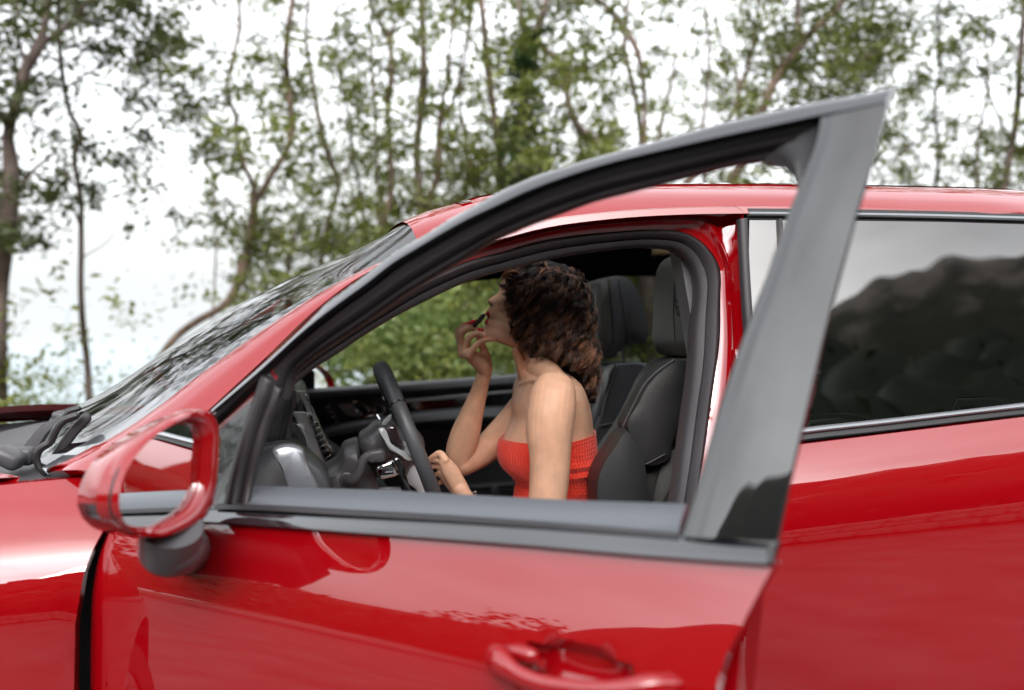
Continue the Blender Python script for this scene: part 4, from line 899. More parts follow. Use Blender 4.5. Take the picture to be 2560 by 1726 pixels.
Vb, Fb = join(*parts)
tmp = bpy.data.meshes.new('tmp'); tmp.from_pydata([tuple(map(float, v)) for v in Vb], [], [tuple(map(int, f)) for f in Fb]); tmp.update()
bm = bmesh.new(); bm.from_mesh(tmp)
bmesh.ops.recalc_face_normals(bm, faces=bm.faces); bm.to_mesh(tmp); bm.free()
to = bpy.data.objects.new('tmp', tmp); col.objects.link(to)
md = to.modifiers.new('r', 'REMESH'); md.mode = 'VOXEL'; md.voxel_size = .0021; md.use_smooth_shade = True
m2 = to.modifiers.new('s', 'SMOOTH'); m2.factor = .5; m2.iterations = 5
dg = bpy.context.evaluated_depsgraph_get(); me = bpy.data.meshes.new_from_object(to.evaluated_get(dg)); me.name = 'body'
bpy.data.objects.remove(to)
woman = empty('person', (1.05, PY, .62)); tag(woman, 'woman in a red strapless knit top applying lipstick in the driver seat', 'person')
me.materials.clear(); me.materials.append(M['skin']); me.materials.append(M['lips'])
co = np.empty(len(me.vertices)*3, np.float32); me.vertices.foreach_get('co', co); co = co.reshape(-1, 3)
pc = np.empty(len(me.polygons)*3, np.float32); me.polygons.foreach_get('center', pc); pc = pc.reshape(-1, 3)
dlt = pc - CAM; xr = dlt[:, 0]*CY - dlt[:, 1]*SY; dd = dlt[:, 0]*SY + dlt[:, 1]*CY; zf = dd*CP - dlt[:, 2]*SP; zu = dlt[:, 2]*CP + dd*SP
px = 1280 + F*xr/zf; py = 863 - F*zu/zf
lip = (np.abs(pc[:, 1] - PY) < .024) & (py > 779) & (py < 811) & (px < 1228 - np.abs(pc[:, 1]-PY)*200) & (px < np.where(py < 795, 1214 + (795-py)*.15 + 6 + (py-779)*.35, 1219 + (811-py)*.2))
me.polygons.foreach_set('material_index', lip.astype(np.int32)); me.polygons.foreach_set('use_smooth', [True]*len(me.polygons))
body = bpy.data.objects.new('body', me); col.objects.link(body); body.parent = woman; body.matrix_parent_inverse = Matrix.Translation(-woman.location)
def wpart(name, vf, m, sharp=40, label=None):
    o = mesh_obj(name, vf[0], vf[1], m, woman, sharp)
    if label: o['label'] = label
    return o
# nails
def nail(p0, p1, w_, Y, m='nail', up=(0, -1, .3)):
    a_, b_ = at(*p0, Y), at(*p1, Y); u = np.array(up, float); u /= np.linalg.norm(u)
    Q = cat([a_, (a_+b_)/2 + u*.0008, b_], 10); return wpart('nail', tube(Q, np.interp(np.linspace(0, 1, 10), [0, .2, .7, 1], [.6, 1, .85, .25])*w_, 10, flat=.55), M[m])
nail((1174, 809), (1190, 800), .0050, .568); nail((1196, 823), (1209, 829), .0042, .558); nail((1212, 845), (1219, 846), .003, .546)
# red knitted top: ribbed loft round the torso
cl = [(1094, 1260, 1477, .1405), (1097, 1257, 1478, .142), (1112, 1250.5, 1480, .142), (1137, 1248, 1483, .142), (1158, 1253.5, 1486, .140), (1172, 1262, 1488, .137), (1184, 1274, 1488, .134), (1196, 1288, 1487, .130), (1206, 1296, 1488, .128), (1224, 1293, 1491, .126), (1242, 1290, 1494, .128), (1290, 1284, 1502, .14), (1350, 1276, 1512, .16)]
cq = cat(np.array(cl, float), 150); nc = 760; V = []
for i, r_ in enumerate(cq):
    a_ = at(r_[1], r_[0], PY); b_ = at(r_[2], r_[0], PY); c = (a_+b_)/2; rx = abs(b_[0]-a_[0])/2; hw = r_[3] + .004; e_ = 2.3
    slope = (r_[1] - 1250)
    for j in range(nc):
        t = 2*math.pi*j/nc; ct, st = math.cos(t), math.sin(t); kk = (abs(ct)**e_ + abs(st)**e_) ** (-1/e_)
        back = max(0, min(1, (ct + .15)/.3)); g = 0
        ridge = 1 - abs((j % 8) - 4) / 4
        g += (.0022 if ct < .1 else .0015) * ridge * (1 if i > 3 else .2)
        if back and i > 3: g += back * .0007 * math.sin(i * 1.35)           # waffle knit at the back
        if back:                                                        # folds at the waist
            u_ = r_[0]
            g += back * (.006*math.exp(-((u_ - 1152 - 8*ct)/9)**2) + .008*math.exp(-((u_ - 1178 + 12*ct)/8)**2) - .004*math.exp(-((u_-1165)/6)**2) + .004*math.exp(-((u_ - 1215)/10)**2))
        else: g += .003*math.exp(-((r_[0]-1200)/5)**2)
        if i < 3: g += .0016
        zt = 0
        if i <= 1 or True:   # top edge rises towards the back
            zt = .020 * max(0, ct) * max(0, 1 - i/60)
        V.append(c + np.array([(rx + g)*ct*kk, (hw + g)*st*kk, zt]))
for base_i in (0,):
    V += [v + (np.array([c_, PY, v[2]]) - v)*.03 - np.array([0, 0, .004]) for v, c_ in ((V[j], (at(1368, 1094, PY))[0]) for j in range(nc))]
Fc = grid_faces(150, nc, True) + [(j, (j+1) % nc, 150*nc + (j+1) % nc, 150*nc + j) for j in range(nc)]
wpart('knit_top', (V, Fc), M['knit'], 80)
# bracelet and ring
bq, br = K(1176, 1250, 23, .39)
wpart('bracelet', tube([bq + np.array([.012*math.cos(t) - 0, .024*math.sin(t), .018*math.cos(t)]) for t in np.linspace(0, 2*math.pi, 30, endpoint=False)], .0014, 6, closed=True), M['chrome'])

# ---- hair -------------------------------------------------------------------
def hair_mat():
    m = bpy.data.materials.new('brown_hair'); m.use_nodes = True; t = m.node_tree; p = t.nodes['Principled BSDF']
    at_ = t.nodes.new('ShaderNodeAttribute'); at_.attribute_name = 'tone'; r = t.nodes.new('ShaderNodeValToRGB')
    r.color_ramp.elements[0].color = (.012, .005, .004, 1); r.color_ramp.elements[1].color = (.46, .195, .095, 1)
    e = r.color_ramp.elements.new(.55); e.color = (.085, .033, .019, 1)
    t.links.new(at_.outputs['Fac'], r.inputs[0]); t.links.new(r.outputs[0], p.inputs['Base Color'])
    p.inputs['Roughness'].default_value = .3; p.inputs['IOR'].default_value = 1.55; p.inputs['Sheen Weight'].default_value = .15
    return m
M['hair'] = hair_mat()
M['hair_base'] = mat('dark_hair_base', (.010, .005, .004), .6, bump=('noise', 300, .5, .003))
hpoly = [(1268, 684), (1250, 702), (1244, 724), (1253, 738), (1268, 761), (1258, 775), (1275, 792), (1286, 829), (1283, 868), (1296, 889), (1331, 910), (1378, 906), (1424, 926), (1448, 958), (1462, 1000), (1470, 1028), (1482, 1025), (1498, 1004), (1495, 978), (1488, 930), (1493, 915), (1484, 859), (1471, 829), (1472, 760), (1468, 730), (1447, 696), (1424, 666), (1378, 649), (1321, 655), (1288, 666)]
# scalp/volume core
core = []
core.append(limb([(1325, 722, 62, .56), (1350, 722, 72, .56), (1385, 730, 68, .56), (1405, 745, 56, .56)], 14, 20, 1.15))
core.append(limb([(1335, 770, 46, .54), (1365, 800, 66, .555), (1395, 850, 60, .56), (1420, 905, 40, .57)], 16, 18))
core.append(limb([(1430, 900, 40, .56), (1462, 950, 24, .55), (1480, 1000, 10, .545)], 12, 14))
core.append(limb([(1305, 800, 18, .50), (1318, 850, 26, .51), (1345, 880, 26, .52)], 12, 14, 1.0))
Vh, Fh_ = join(*core)
hair = wpart('hair', (Vh, Fh_), M['hair_base'], None)
R3 = random.Random(11)
def inside(x, y, k=0): return inpoly((x, y), hpoly)
hV, hF, hT = [], [], []
cnt = 0
def shell(x, y, side):
    """lateral distance of the hair surface from her centre plane"""
    cx = 1360 + max(0, y - 760)*.22; rx = 122 if y < 900 else max(30, 122 - (y-900)*.75)
    cyy = 765; v = 1 - ((x - cx)/rx)**2
    t = 1 if y > cyy else max(0, 1 - ((y - cyy)/125)**2)
    return side * .110 * math.sqrt(max(.03, v)) * math.sqrt(max(.02, t)) * (1 if y < 900 else max(.45, 1 - (y-900)/160*.5))
nl = 0
while nl < 230:
    ex, ey = R3.uniform(1240, 1500), R3.uniform(690, 1035)
    if not inside(ex, ey): continue
    if ey < 770 and R3.random() < .55: continue
    nl += 1
    side = -1 if R3.random() < .80 else 1
    # root near the parting at the crown
    t0 = R3.random(); rx0 = 1300 + 110*t0 + R3.gauss(0, 8); ry0 = 660 + 26*abs(t0 - .45)**1.2 * 2 + R3.uniform(-4, 26)
    if ex < 1300: rx0 = R3.uniform(1278, 1330); ry0 = R3.uniform(657, 684)
    if ex > 1440: rx0 = R3.uniform(1375, 1425); ry0 = R3.uniform(664, 700)
    pts = []
    mxx = rx0 + (ex - rx0)*.42 + R3.gauss(0, 10); myy = ry0 + (ey - ry0)*.40
    dmul = R3.uniform(.80, 1.08)
    for q in np.linspace(0, 1, 9):
        x = (1-q)**2*rx0 + 2*q*(1-q)*mxx + q*q*ex; y = (1-q)**2*ry0 + 2*q*(1-q)*myy + q*q*ey
        # bulge out so long locks follow the head
        if ex > 1400: x += 26*math.sin(q*math.pi)
        if ex < 1300 and ey < 800: x -= 6*math.sin(q*math.pi)
        Yh = PY + shell(x, y, side) * dmul * (min(1, q*3 + .25))
        pts.append(at(x, y, Yh))
    L = sum(np.linalg.norm(pts[i+1]-pts[i]) for i in range(8))
    G = cat(np.array(pts), 40); T, Nn, Bn = frames(G)
    ph = R3.uniform(0, 6.28); lam = R3.uniform(.042, .075); amp = R3.uniform(.006, .0135); tone0 = R3.random()
    ns2 = 30 if side < 0 else 14; spread = R3.uniform(.0022, .0048)
    dist = np.r_[0, np.cumsum(np.linalg.norm(np.diff(G, axis=0), axis=1))]
    for s_ in range(ns2):
        a1, a2 = R3.gauss(0, 1)*spread, R3.gauss(0, 1)*spread; dph = R3.gauss(0, .12); l2 = lam*R3.uniform(.97, 1.03); fz = R3.random() < .13
        aa = amp * R3.uniform(.9, 1.12) * (1.7 if fz else 1); endk = 40 if R3.random() < .6 else R3.randint(28, 40)
        tone = min(1, max(0, tone0*1.0 - .05 + R3.gauss(.05, .10))); wid = R3.uniform(.0004, .0007)
        idx = []
        for k_ in range(endk):
            g = min(1, dist[k_]/.06); w2 = 2*math.pi*dist[k_]/l2 + ph + dph; taper = 1 - .55*(k_/39)**2
            pos = G[k_] + Nn[k_]*(a1*taper + aa*g*math.cos(w2)) + Bn[k_]*(a2*taper + aa*g*math.sin(w2)*.8)
            if fz: pos = pos + np.array([R3.gauss(0, .0008), -abs(a1)*.6*g, R3.gauss(0, .0008)])
            ww = wid * (1 if k_ < endk - 6 else (endk - k_)/6)
            b0 = len(hV)
            for c3 in (0, 2.094, 4.189):
                hV.append(pos + (Nn[k_]*math.cos(c3) + Bn[k_]*math.sin(c3))*ww*1.6)
                hT.append(tone)
            if k_:
                p_ = b0 - 3
                hF += [(p_, p_+1, b0+1, b0), (p_+1, p_+2, b0+2, b0+1), (p_+2, p_, b0, b0+2)]
# baby hairs at the crown and forehead
ho = fast_mesh('hair_strands', np.array(hV), np.array(hF), M['hair'], woman, smooth=True)
at2 = ho.data.attributes.new('tone', 'FLOAT', 'POINT'); at2.data.foreach_set('value', np.array(hT, np.float32))
ho['kind'] = 'stuff'
print('hair strands quads', len(hF))

# ---- lipstick pencil (held) -----------------------------------------------------------
ls0, ls1 = at(1187, 815, .566), at(1209, 789, .560); tipd = at(1214.5, 783.5, .560)
stick = mesh_obj('lipstick_pencil', *tube(np.array([ls0, ls0 + (ls1-ls0)*.85, ls1]), [.0052, .0054, .0044], 14), M['dark_stick'], None, 40)
tag(stick, 'dark chubby lipstick pencil with red tip held to her lips', 'lipstick')
mesh_obj('lipstick_tip', *tube(np.array([ls1, (ls1 + tipd)/2, tipd]), [.0038, .0028, .0012], 12), M['lips'], stick, 40)

# ================================================================== GROUND, ROAD, SEA, HILLS
def hnoise(x, y, s=0):
    return (np.sin(x*.11 + 1.3*s) * np.cos(y*.13 - .7*s) + .5*np.sin(x*.27 + y*.21 + s) + .25*np.sin(x*.61 - y*.53 + 2*s) + .12*np.sin(x*1.3 + y*1.7 + s))
def sstep(a_, b_, x): t = np.clip((x-a_)/(b_-a_), 0, 1); return t*t*(3-2*t)
def hill_h(x, y):
    d = -y - 9.5                                              # distance into the hillside behind the camera
    m = .40 + .60*sstep(-42, -2, x + .25*d)
    up = np.where(d > 0, .60*d*m/(1 + d/190.), 0)
    up = up + np.where(d > 6, (3.0*hnoise(x, y, 1) + 1.5*hnoise(x*3, y*3, 2))*np.minimum(1, (d-6)/30)*m, 0)
    return up
def terr(x, y):
    fall = np.where(y > 8.5, -(y-8.5)*.10 - np.maximum(0, y-17)*.55, 0)
    fall = np.maximum(fall, -95)
    side = .10*hnoise(x*2, y*2, 3)*np.where((y > 4.5) | (y < -9), 1, 0)
    return hill_h(x, y) + fall + side
def axis(a_, b_, n, p=2.2):
    t = np.linspace(-1, 1, n); s = np.sign(t)*np.abs(t)**p
    return np.where(s < 0, -a_*s*-1*-1, b_*s)
xs = np.sign(np.linspace(-1, 1, 190))*np.abs(np.linspace(-1, 1, 190))**2.4*900
ys = np.r_[-np.abs(np.linspace(1, 0, 110, endpoint=False))**2.0*520, np.abs(np.linspace(0, 1, 90))**2.2*900]
X, Yy = np.meshgrid(xs, ys, indexing='ij'); Z = terr(X, Yy)
V = np.stack([X.ravel(), Yy.ravel(), Z.ravel()], 1)
n1, n2 = X.shape; I, J = np.meshgrid(range(n1-1), range(n2-1), indexing='ij'); I = I.ravel(); J = J.ravel()
Fq = np.stack([I*n2+J, (I+1)*n2+J, (I+1)*n2+J+1, I*n2+J+1], 1)
def ground_mat():
    m = mat('forest_floor', (.06, .05, .03), .95, bump=('noise', 6, .6, .05)); t = m.node_tree; p = t.nodes['Principled BSDF']
    g = t.nodes.new('ShaderNodeNewGeometry'); n = t.nodes.new('ShaderNodeTexNoise'); n.inputs['Scale'].default_value = .9; n.inputs['Detail'].default_value = 6
    r = t.nodes.new('ShaderNodeValToRGB'); r.color_ramp.elements[0].position = .35; r.color_ramp.elements[1].position = .65
    r.color_ramp.elements[0].color = (.035, .05, .018, 1); r.color_ramp.elements[1].color = (.11, .085, .055, 1)
    t.links.new(g.outputs['Position'], n.inputs['Vector']); t.links.new(n.outputs['Fac'], r.inputs[0]); t.links.new(r.outputs[0], p.inputs['Base Color']); return m
go = fast_mesh('ground', V, Fq, ground_mat(), None, True); tag(go, kind='structure')
def road_mat():
    m = mat('worn_concrete_road', (.26, .25, .235), .85); t = m.node_tree; p = t.nodes['Principled BSDF']
    g = t.nodes.new('ShaderNodeNewGeometry'); n = t.nodes.new('ShaderNodeTexNoise'); n.inputs['Scale'].default_value = 2.2; n.inputs['Detail'].default_value = 8
    r = t.nodes.new('ShaderNodeValToRGB'); r.color_ramp.elements[0].position = .3; r.color_ramp.elements[1].position = .7
    r.color_ramp.elements[0].color = (.075, .072, .07, 1); r.color_ramp.elements[1].color = (.16, .155, .148, 1)
    n2_ = t.nodes.new('ShaderNodeTexNoise'); n2_.inputs['Scale'].default_value = 90; b = t.nodes.new('ShaderNodeBump'); b.inputs['Strength'].default_value = .5; b.inputs['Distance'].default_value = .01
    t.links.new(g.outputs['Position'], n.inputs['Vector']); t.links.new(g.outputs['Position'], n2_.inputs['Vector']); t.links.new(n.outputs['Fac'], r.inputs[0]); t.links.new(r.outputs[0], p.inputs['Base Color']); t.links.new(n2_.outputs['Fac'], b.inputs['Height']); t.links.new(b.outputs[0], p.inputs['Normal']); return m
xr_ = np.linspace(-120, 120, 61); yr_ = np.array([-6.6, -3, 0, 2.2, 4.2]); V = [(x, y, .012) for x in xr_ for y in yr_]
rd_ = mesh_obj('road', V, grid_faces(61, 5), road_mat()); tag(rd_, kind='structure')
# low stone kerb wall behind the camera side of the road
M['stone'] = mat('grey_stone', (.30, .28, .25), .85, bump=('noise', 14, .8, .02), vary=(2, .25))
wall = empty('stone_wall', (0, -7.1, 0)); tag(wall, 'low dry stone wall along the far edge of the road, seen in the car\'s reflections', 'wall')
stm = None
for row in range(3):
    x = -24.0 + row*.2
    while x < 24:
        L = random.uniform(.34, .6)
        if stm is None:
            V_, F_ = rbox((0, 0, 0), (1, 1, 1), .08, None, 1)
            o = mesh_obj('stone', V_, F_, M['stone'], wall, 40); stm = o.data
        else:
            o = bpy.data.objects.new('stone', stm); col.objects.link(o); o.parent = wall; o.matrix_parent_inverse = Matrix.Translation((0, 7.1, 0))
        o.location = (x + L/2, -7.1 + random.uniform(-.03, .03), .13 + row*.19); o.scale = (L*.97, .32, .185); o.rotation_euler = (random.uniform(-.04, .04), random.uniform(-.03, .03), random.uniform(-.05, .05))
        x += L
        if len([1 for c in wall.children]) > 290: break
# sea
def sea_mat():
    m = mat('sea_water', (.22, .30, .34), .25, bump=('noise', .05, .3, .3)); return m
r_ = 14000; V = [(r_*math.cos(t), 300 + r_*math.sin(t), -94.0) for t in np.linspace(0, 2*math.pi, 48, endpoint=False)]
so_ = mesh_obj('sea', V, [tuple(range(48))], sea_mat(), None, None, False); tag(so_, kind='structure')
# rocky mountain ridge above the wooded slope
M['rock'] = mat('wooded_rock', (.06, .06, .04), .95, bump=('noise', .08, 1, 2))
def _rk():
    t = M['rock'].node_tree; p = t.nodes['Principled BSDF']; g = t.nodes.new('ShaderNodeNewGeometry'); s_ = t.nodes.new('ShaderNodeSeparateXYZ'); n = t.nodes.new('ShaderNodeTexNoise'); n.inputs['Scale'].default_value = .05; n.inputs['Detail'].default_value = 8
    a_ = t.nodes.new('ShaderNodeMath'); a_.operation = 'MULTIPLY_ADD'; a_.inputs[1].default_value = .006; r = t.nodes.new('ShaderNodeValToRGB'); r.color_ramp.elements[0].position = 1.40; r.color_ramp.elements[0].position = .98 if False else .9; r.color_ramp.elements[1].position = 1.0
    m_ = t.nodes.new('ShaderNodeMath'); m_.operation = 'MULTIPLY'; m_.inputs[1].default_value = .66
    r.color_ramp.elements[0].color = (.045, .045, .028, 1); r.color_ramp.elements[1].color = (.22, .185, .155, 1)
    t.links.new(g.outputs['Position'], s_.inputs[0]); t.links.new(g.outputs['Position'], n.inputs['Vector']); t.links.new(s_.outputs['Z'], a_.inputs[0]); t.links.new(n.outputs['Fac'], a_.inputs[2]); t.links.new(a_.outputs[0], m_.inputs[0]); t.links.new(m_.outputs[0], r.inputs[0]); t.links.new(r.outputs[0], p.inputs['Base Color'])
_rk()
a_ = np.linspace(R(-115), R(75), 400); V = []
prof_r = [(250, -5), (270, 60), (300, 105), (330, 135), (360, 150), (420, 120)]
for i, an in enumerate(a_):
    hmul = 360*math.tan(R(float(np.interp(math.degrees(an), [-115, -90, -80, -70, -50, -16, 10, 24, 34, 42, 52, 75], [5, 8, 10, 17, 21, 25, 26, 27.0, 27.2, 26.6, 24.5, 20]))))/150; nz = 1 + .012*math.sin(an*9) + .014*math.sin(an*23 + 1) + .010*math.sin(an*61) + .004*math.sin(an*137 + 2)
    for k_, (d, h) in enumerate(prof_r):
        V.append((math.sin(an)*d*(1 + .012*math.sin(an*31 + k_)), -math.cos(an)*d, h*hmul*nz))
mt = mesh_obj('mountain', V, grid_faces(400, 6), M['rock'], None, 60); tag(mt, kind='structure')

# ================================================================== LEAVES
def leaf_mat(name, c0, c1, c2, trans=.5):
    m = bpy.data.materials.new(name); m.use_nodes = True; t = m.node_tree; t.nodes.clear()
    o_ = t.nodes.new('ShaderNodeOutputMaterial'); g = t.nodes.new('ShaderNodeAttribute'); g.attribute_name = 'tone'; r = t.nodes.new('ShaderNodeValToRGB')
    r.color_ramp.elements[0].color = (*c0, 1); r.color_ramp.elements[1].color = (*c2, 1); e = r.color_ramp.elements.new(.5); e.color = (*c1, 1)
    d = t.nodes.new('ShaderNodeBsdfDiffuse'); tr = t.nodes.new('ShaderNodeBsdfTranslucent'); gl = t.nodes.new('ShaderNodeBsdfGlossy'); gl.inputs['Roughness'].default_value = .45; gl.inputs[0].default_value = (.8, .85, .8, 1)
    m1 = t.nodes.new('ShaderNodeMixShader'); m2 = t.nodes.new('ShaderNodeMixShader'); m1.inputs[0].default_value = trans; m2.inputs[0].default_value = .045
    t.links.new(g.outputs['Fac'], r.inputs[0]); t.links.new(r.outputs[0], d.inputs[0]); t.links.new(r.outputs[0], tr.inputs[0]); t.links.new(d.outputs[0], m1.inputs[1]); t.links.new(tr.outputs[0], m1.inputs[2])
    t.links.new(m1.outputs[0], m2.inputs[1]); t.links.new(gl.outputs[0], m2.inputs[2]); t.links.new(m2.outputs[0], o_.inputs[0]); return m
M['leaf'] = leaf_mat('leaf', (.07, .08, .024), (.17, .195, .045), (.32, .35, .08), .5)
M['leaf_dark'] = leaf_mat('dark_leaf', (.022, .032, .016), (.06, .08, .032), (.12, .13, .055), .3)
M['leaf_mid'] = leaf_mat('mid_leaf', (.04, .05, .02), (.10, .12, .036), (.19, .21, .06), .4)  # deeper green for the crowns of the two leftmost trees
M['leaf_backlit'] = leaf_mat('backlit_leaf', (.09, .14, .05), (.20, .28, .09), (.34, .42, .15), .55)  # paler greens with the back light put into the leaf colour
M['leaf_ivy'] = leaf_mat('ivy_leaf', (.022, .05, .018), (.06, .11, .035), (.15, .21, .07), .35)
def bark(name, c, c2):
    m = mat(name, c, .9, bump=('noise', 22, .8, .03)); t = m.node_tree; p = t.nodes['Principled BSDF']; g = t.nodes.new('ShaderNodeNewGeometry'); mp_ = t.nodes.new('ShaderNodeMapping'); mp_.inputs['Scale'].default_value = (1, 1, .3)
    n = t.nodes.new('ShaderNodeTexNoise'); n.inputs['Scale'].default_value = 7; n.inputs['Detail'].default_value = 6; r = t.nodes.new('ShaderNodeValToRGB'); r.color_ramp.elements[0].position = .35; r.color_ramp.elements[1].position = .68
    r.color_ramp.elements[0].color = (*c, 1); r.color_ramp.elements[1].color = (*c2, 1)
    t.links.new(g.outputs['Position'], mp_.inputs[0]); t.links.new(mp_.outputs[0], n.inputs['Vector']); t.links.new(n.outputs['Fac'], r.inputs[0]); t.links.new(r.outputs[0], p.inputs['Base Color']); return m
M['bark'] = bark('brown_bark', (.12, .080, .060), (.27, .19, .15))
M['bark_dark'] = bark('dark_bark', (.07, .048, .042), (.15, .11, .095))
M['bark_pale'] = bark('pale_bark', (.16, .12, .10), (.34, .27, .23))
def leaves_mesh(name, C, N_per, spread, size, mat_, parent, tone_c=None, flat=.6):
    """clumps C (n,3): N_per leaves each"""
    C = np.asarray(C, float); n = len(C)
    if n == 0: return None
    P = np.repeat(C, N_per, 0); k = len(P)
    # each clump is stretched along its own twig
    d = rng.normal(size=(n, 3)); d[:, 2] *= .5; d /= np.linalg.norm(d, axis=1)[:, None]; dd_ = np.repeat(d, N_per, 0)
    P = P + dd_*rng.uniform(-1, 1, (k, 1))*np.repeat(spread, N_per)[:, None]*1.15 + rng.normal(size=(k, 3))*np.repeat(spread, N_per)[:, None]*np.array([.42, .42, .34])
    a1 = rng.normal(size=(k, 3)); a1[:, 2] = a1[:, 2]*flat - .25; a1 /= np.linalg.norm(a1, axis=1)[:, None]
    a2 = np.cross(a1, rng.normal(size=(k, 3))*np.array([.5, .5, 1.0]) + [0, 0, .8]); a2 /= np.linalg.norm(a2, axis=1)[:, None] + 1e-9
    nn_ = np.cross(a1, a2); s = (size*rng.uniform(.65, 1.3, k))[:, None]
    V = np.stack([P - a1*s*.5, P + a2*s*.26 + nn_*s*.06 - a1*s*.03, P + a1*s*.55, P - a2*s*.26 + nn_*s*.06 - a1*s*.03], 1).reshape(-1, 3)
    i = np.arange(k)[:, None]*4; Fc = np.concatenate([i + [0, 1, 2], i + [0, 2, 3]], 0)
    o = fast_mesh(name, V, Fc, mat_, parent, False)
    tone = np.repeat(np.clip((np.repeat(rng.random(n) if tone_c is None else tone_c, N_per)*.65 + rng.random(k)*.35), 0, 1), 4).astype(np.float32)
    at_ = o.data.attributes.new('tone', 'FLOAT', 'POINT'); at_.data.foreach_set('value', tone); o['kind'] = 'stuff'
    return o

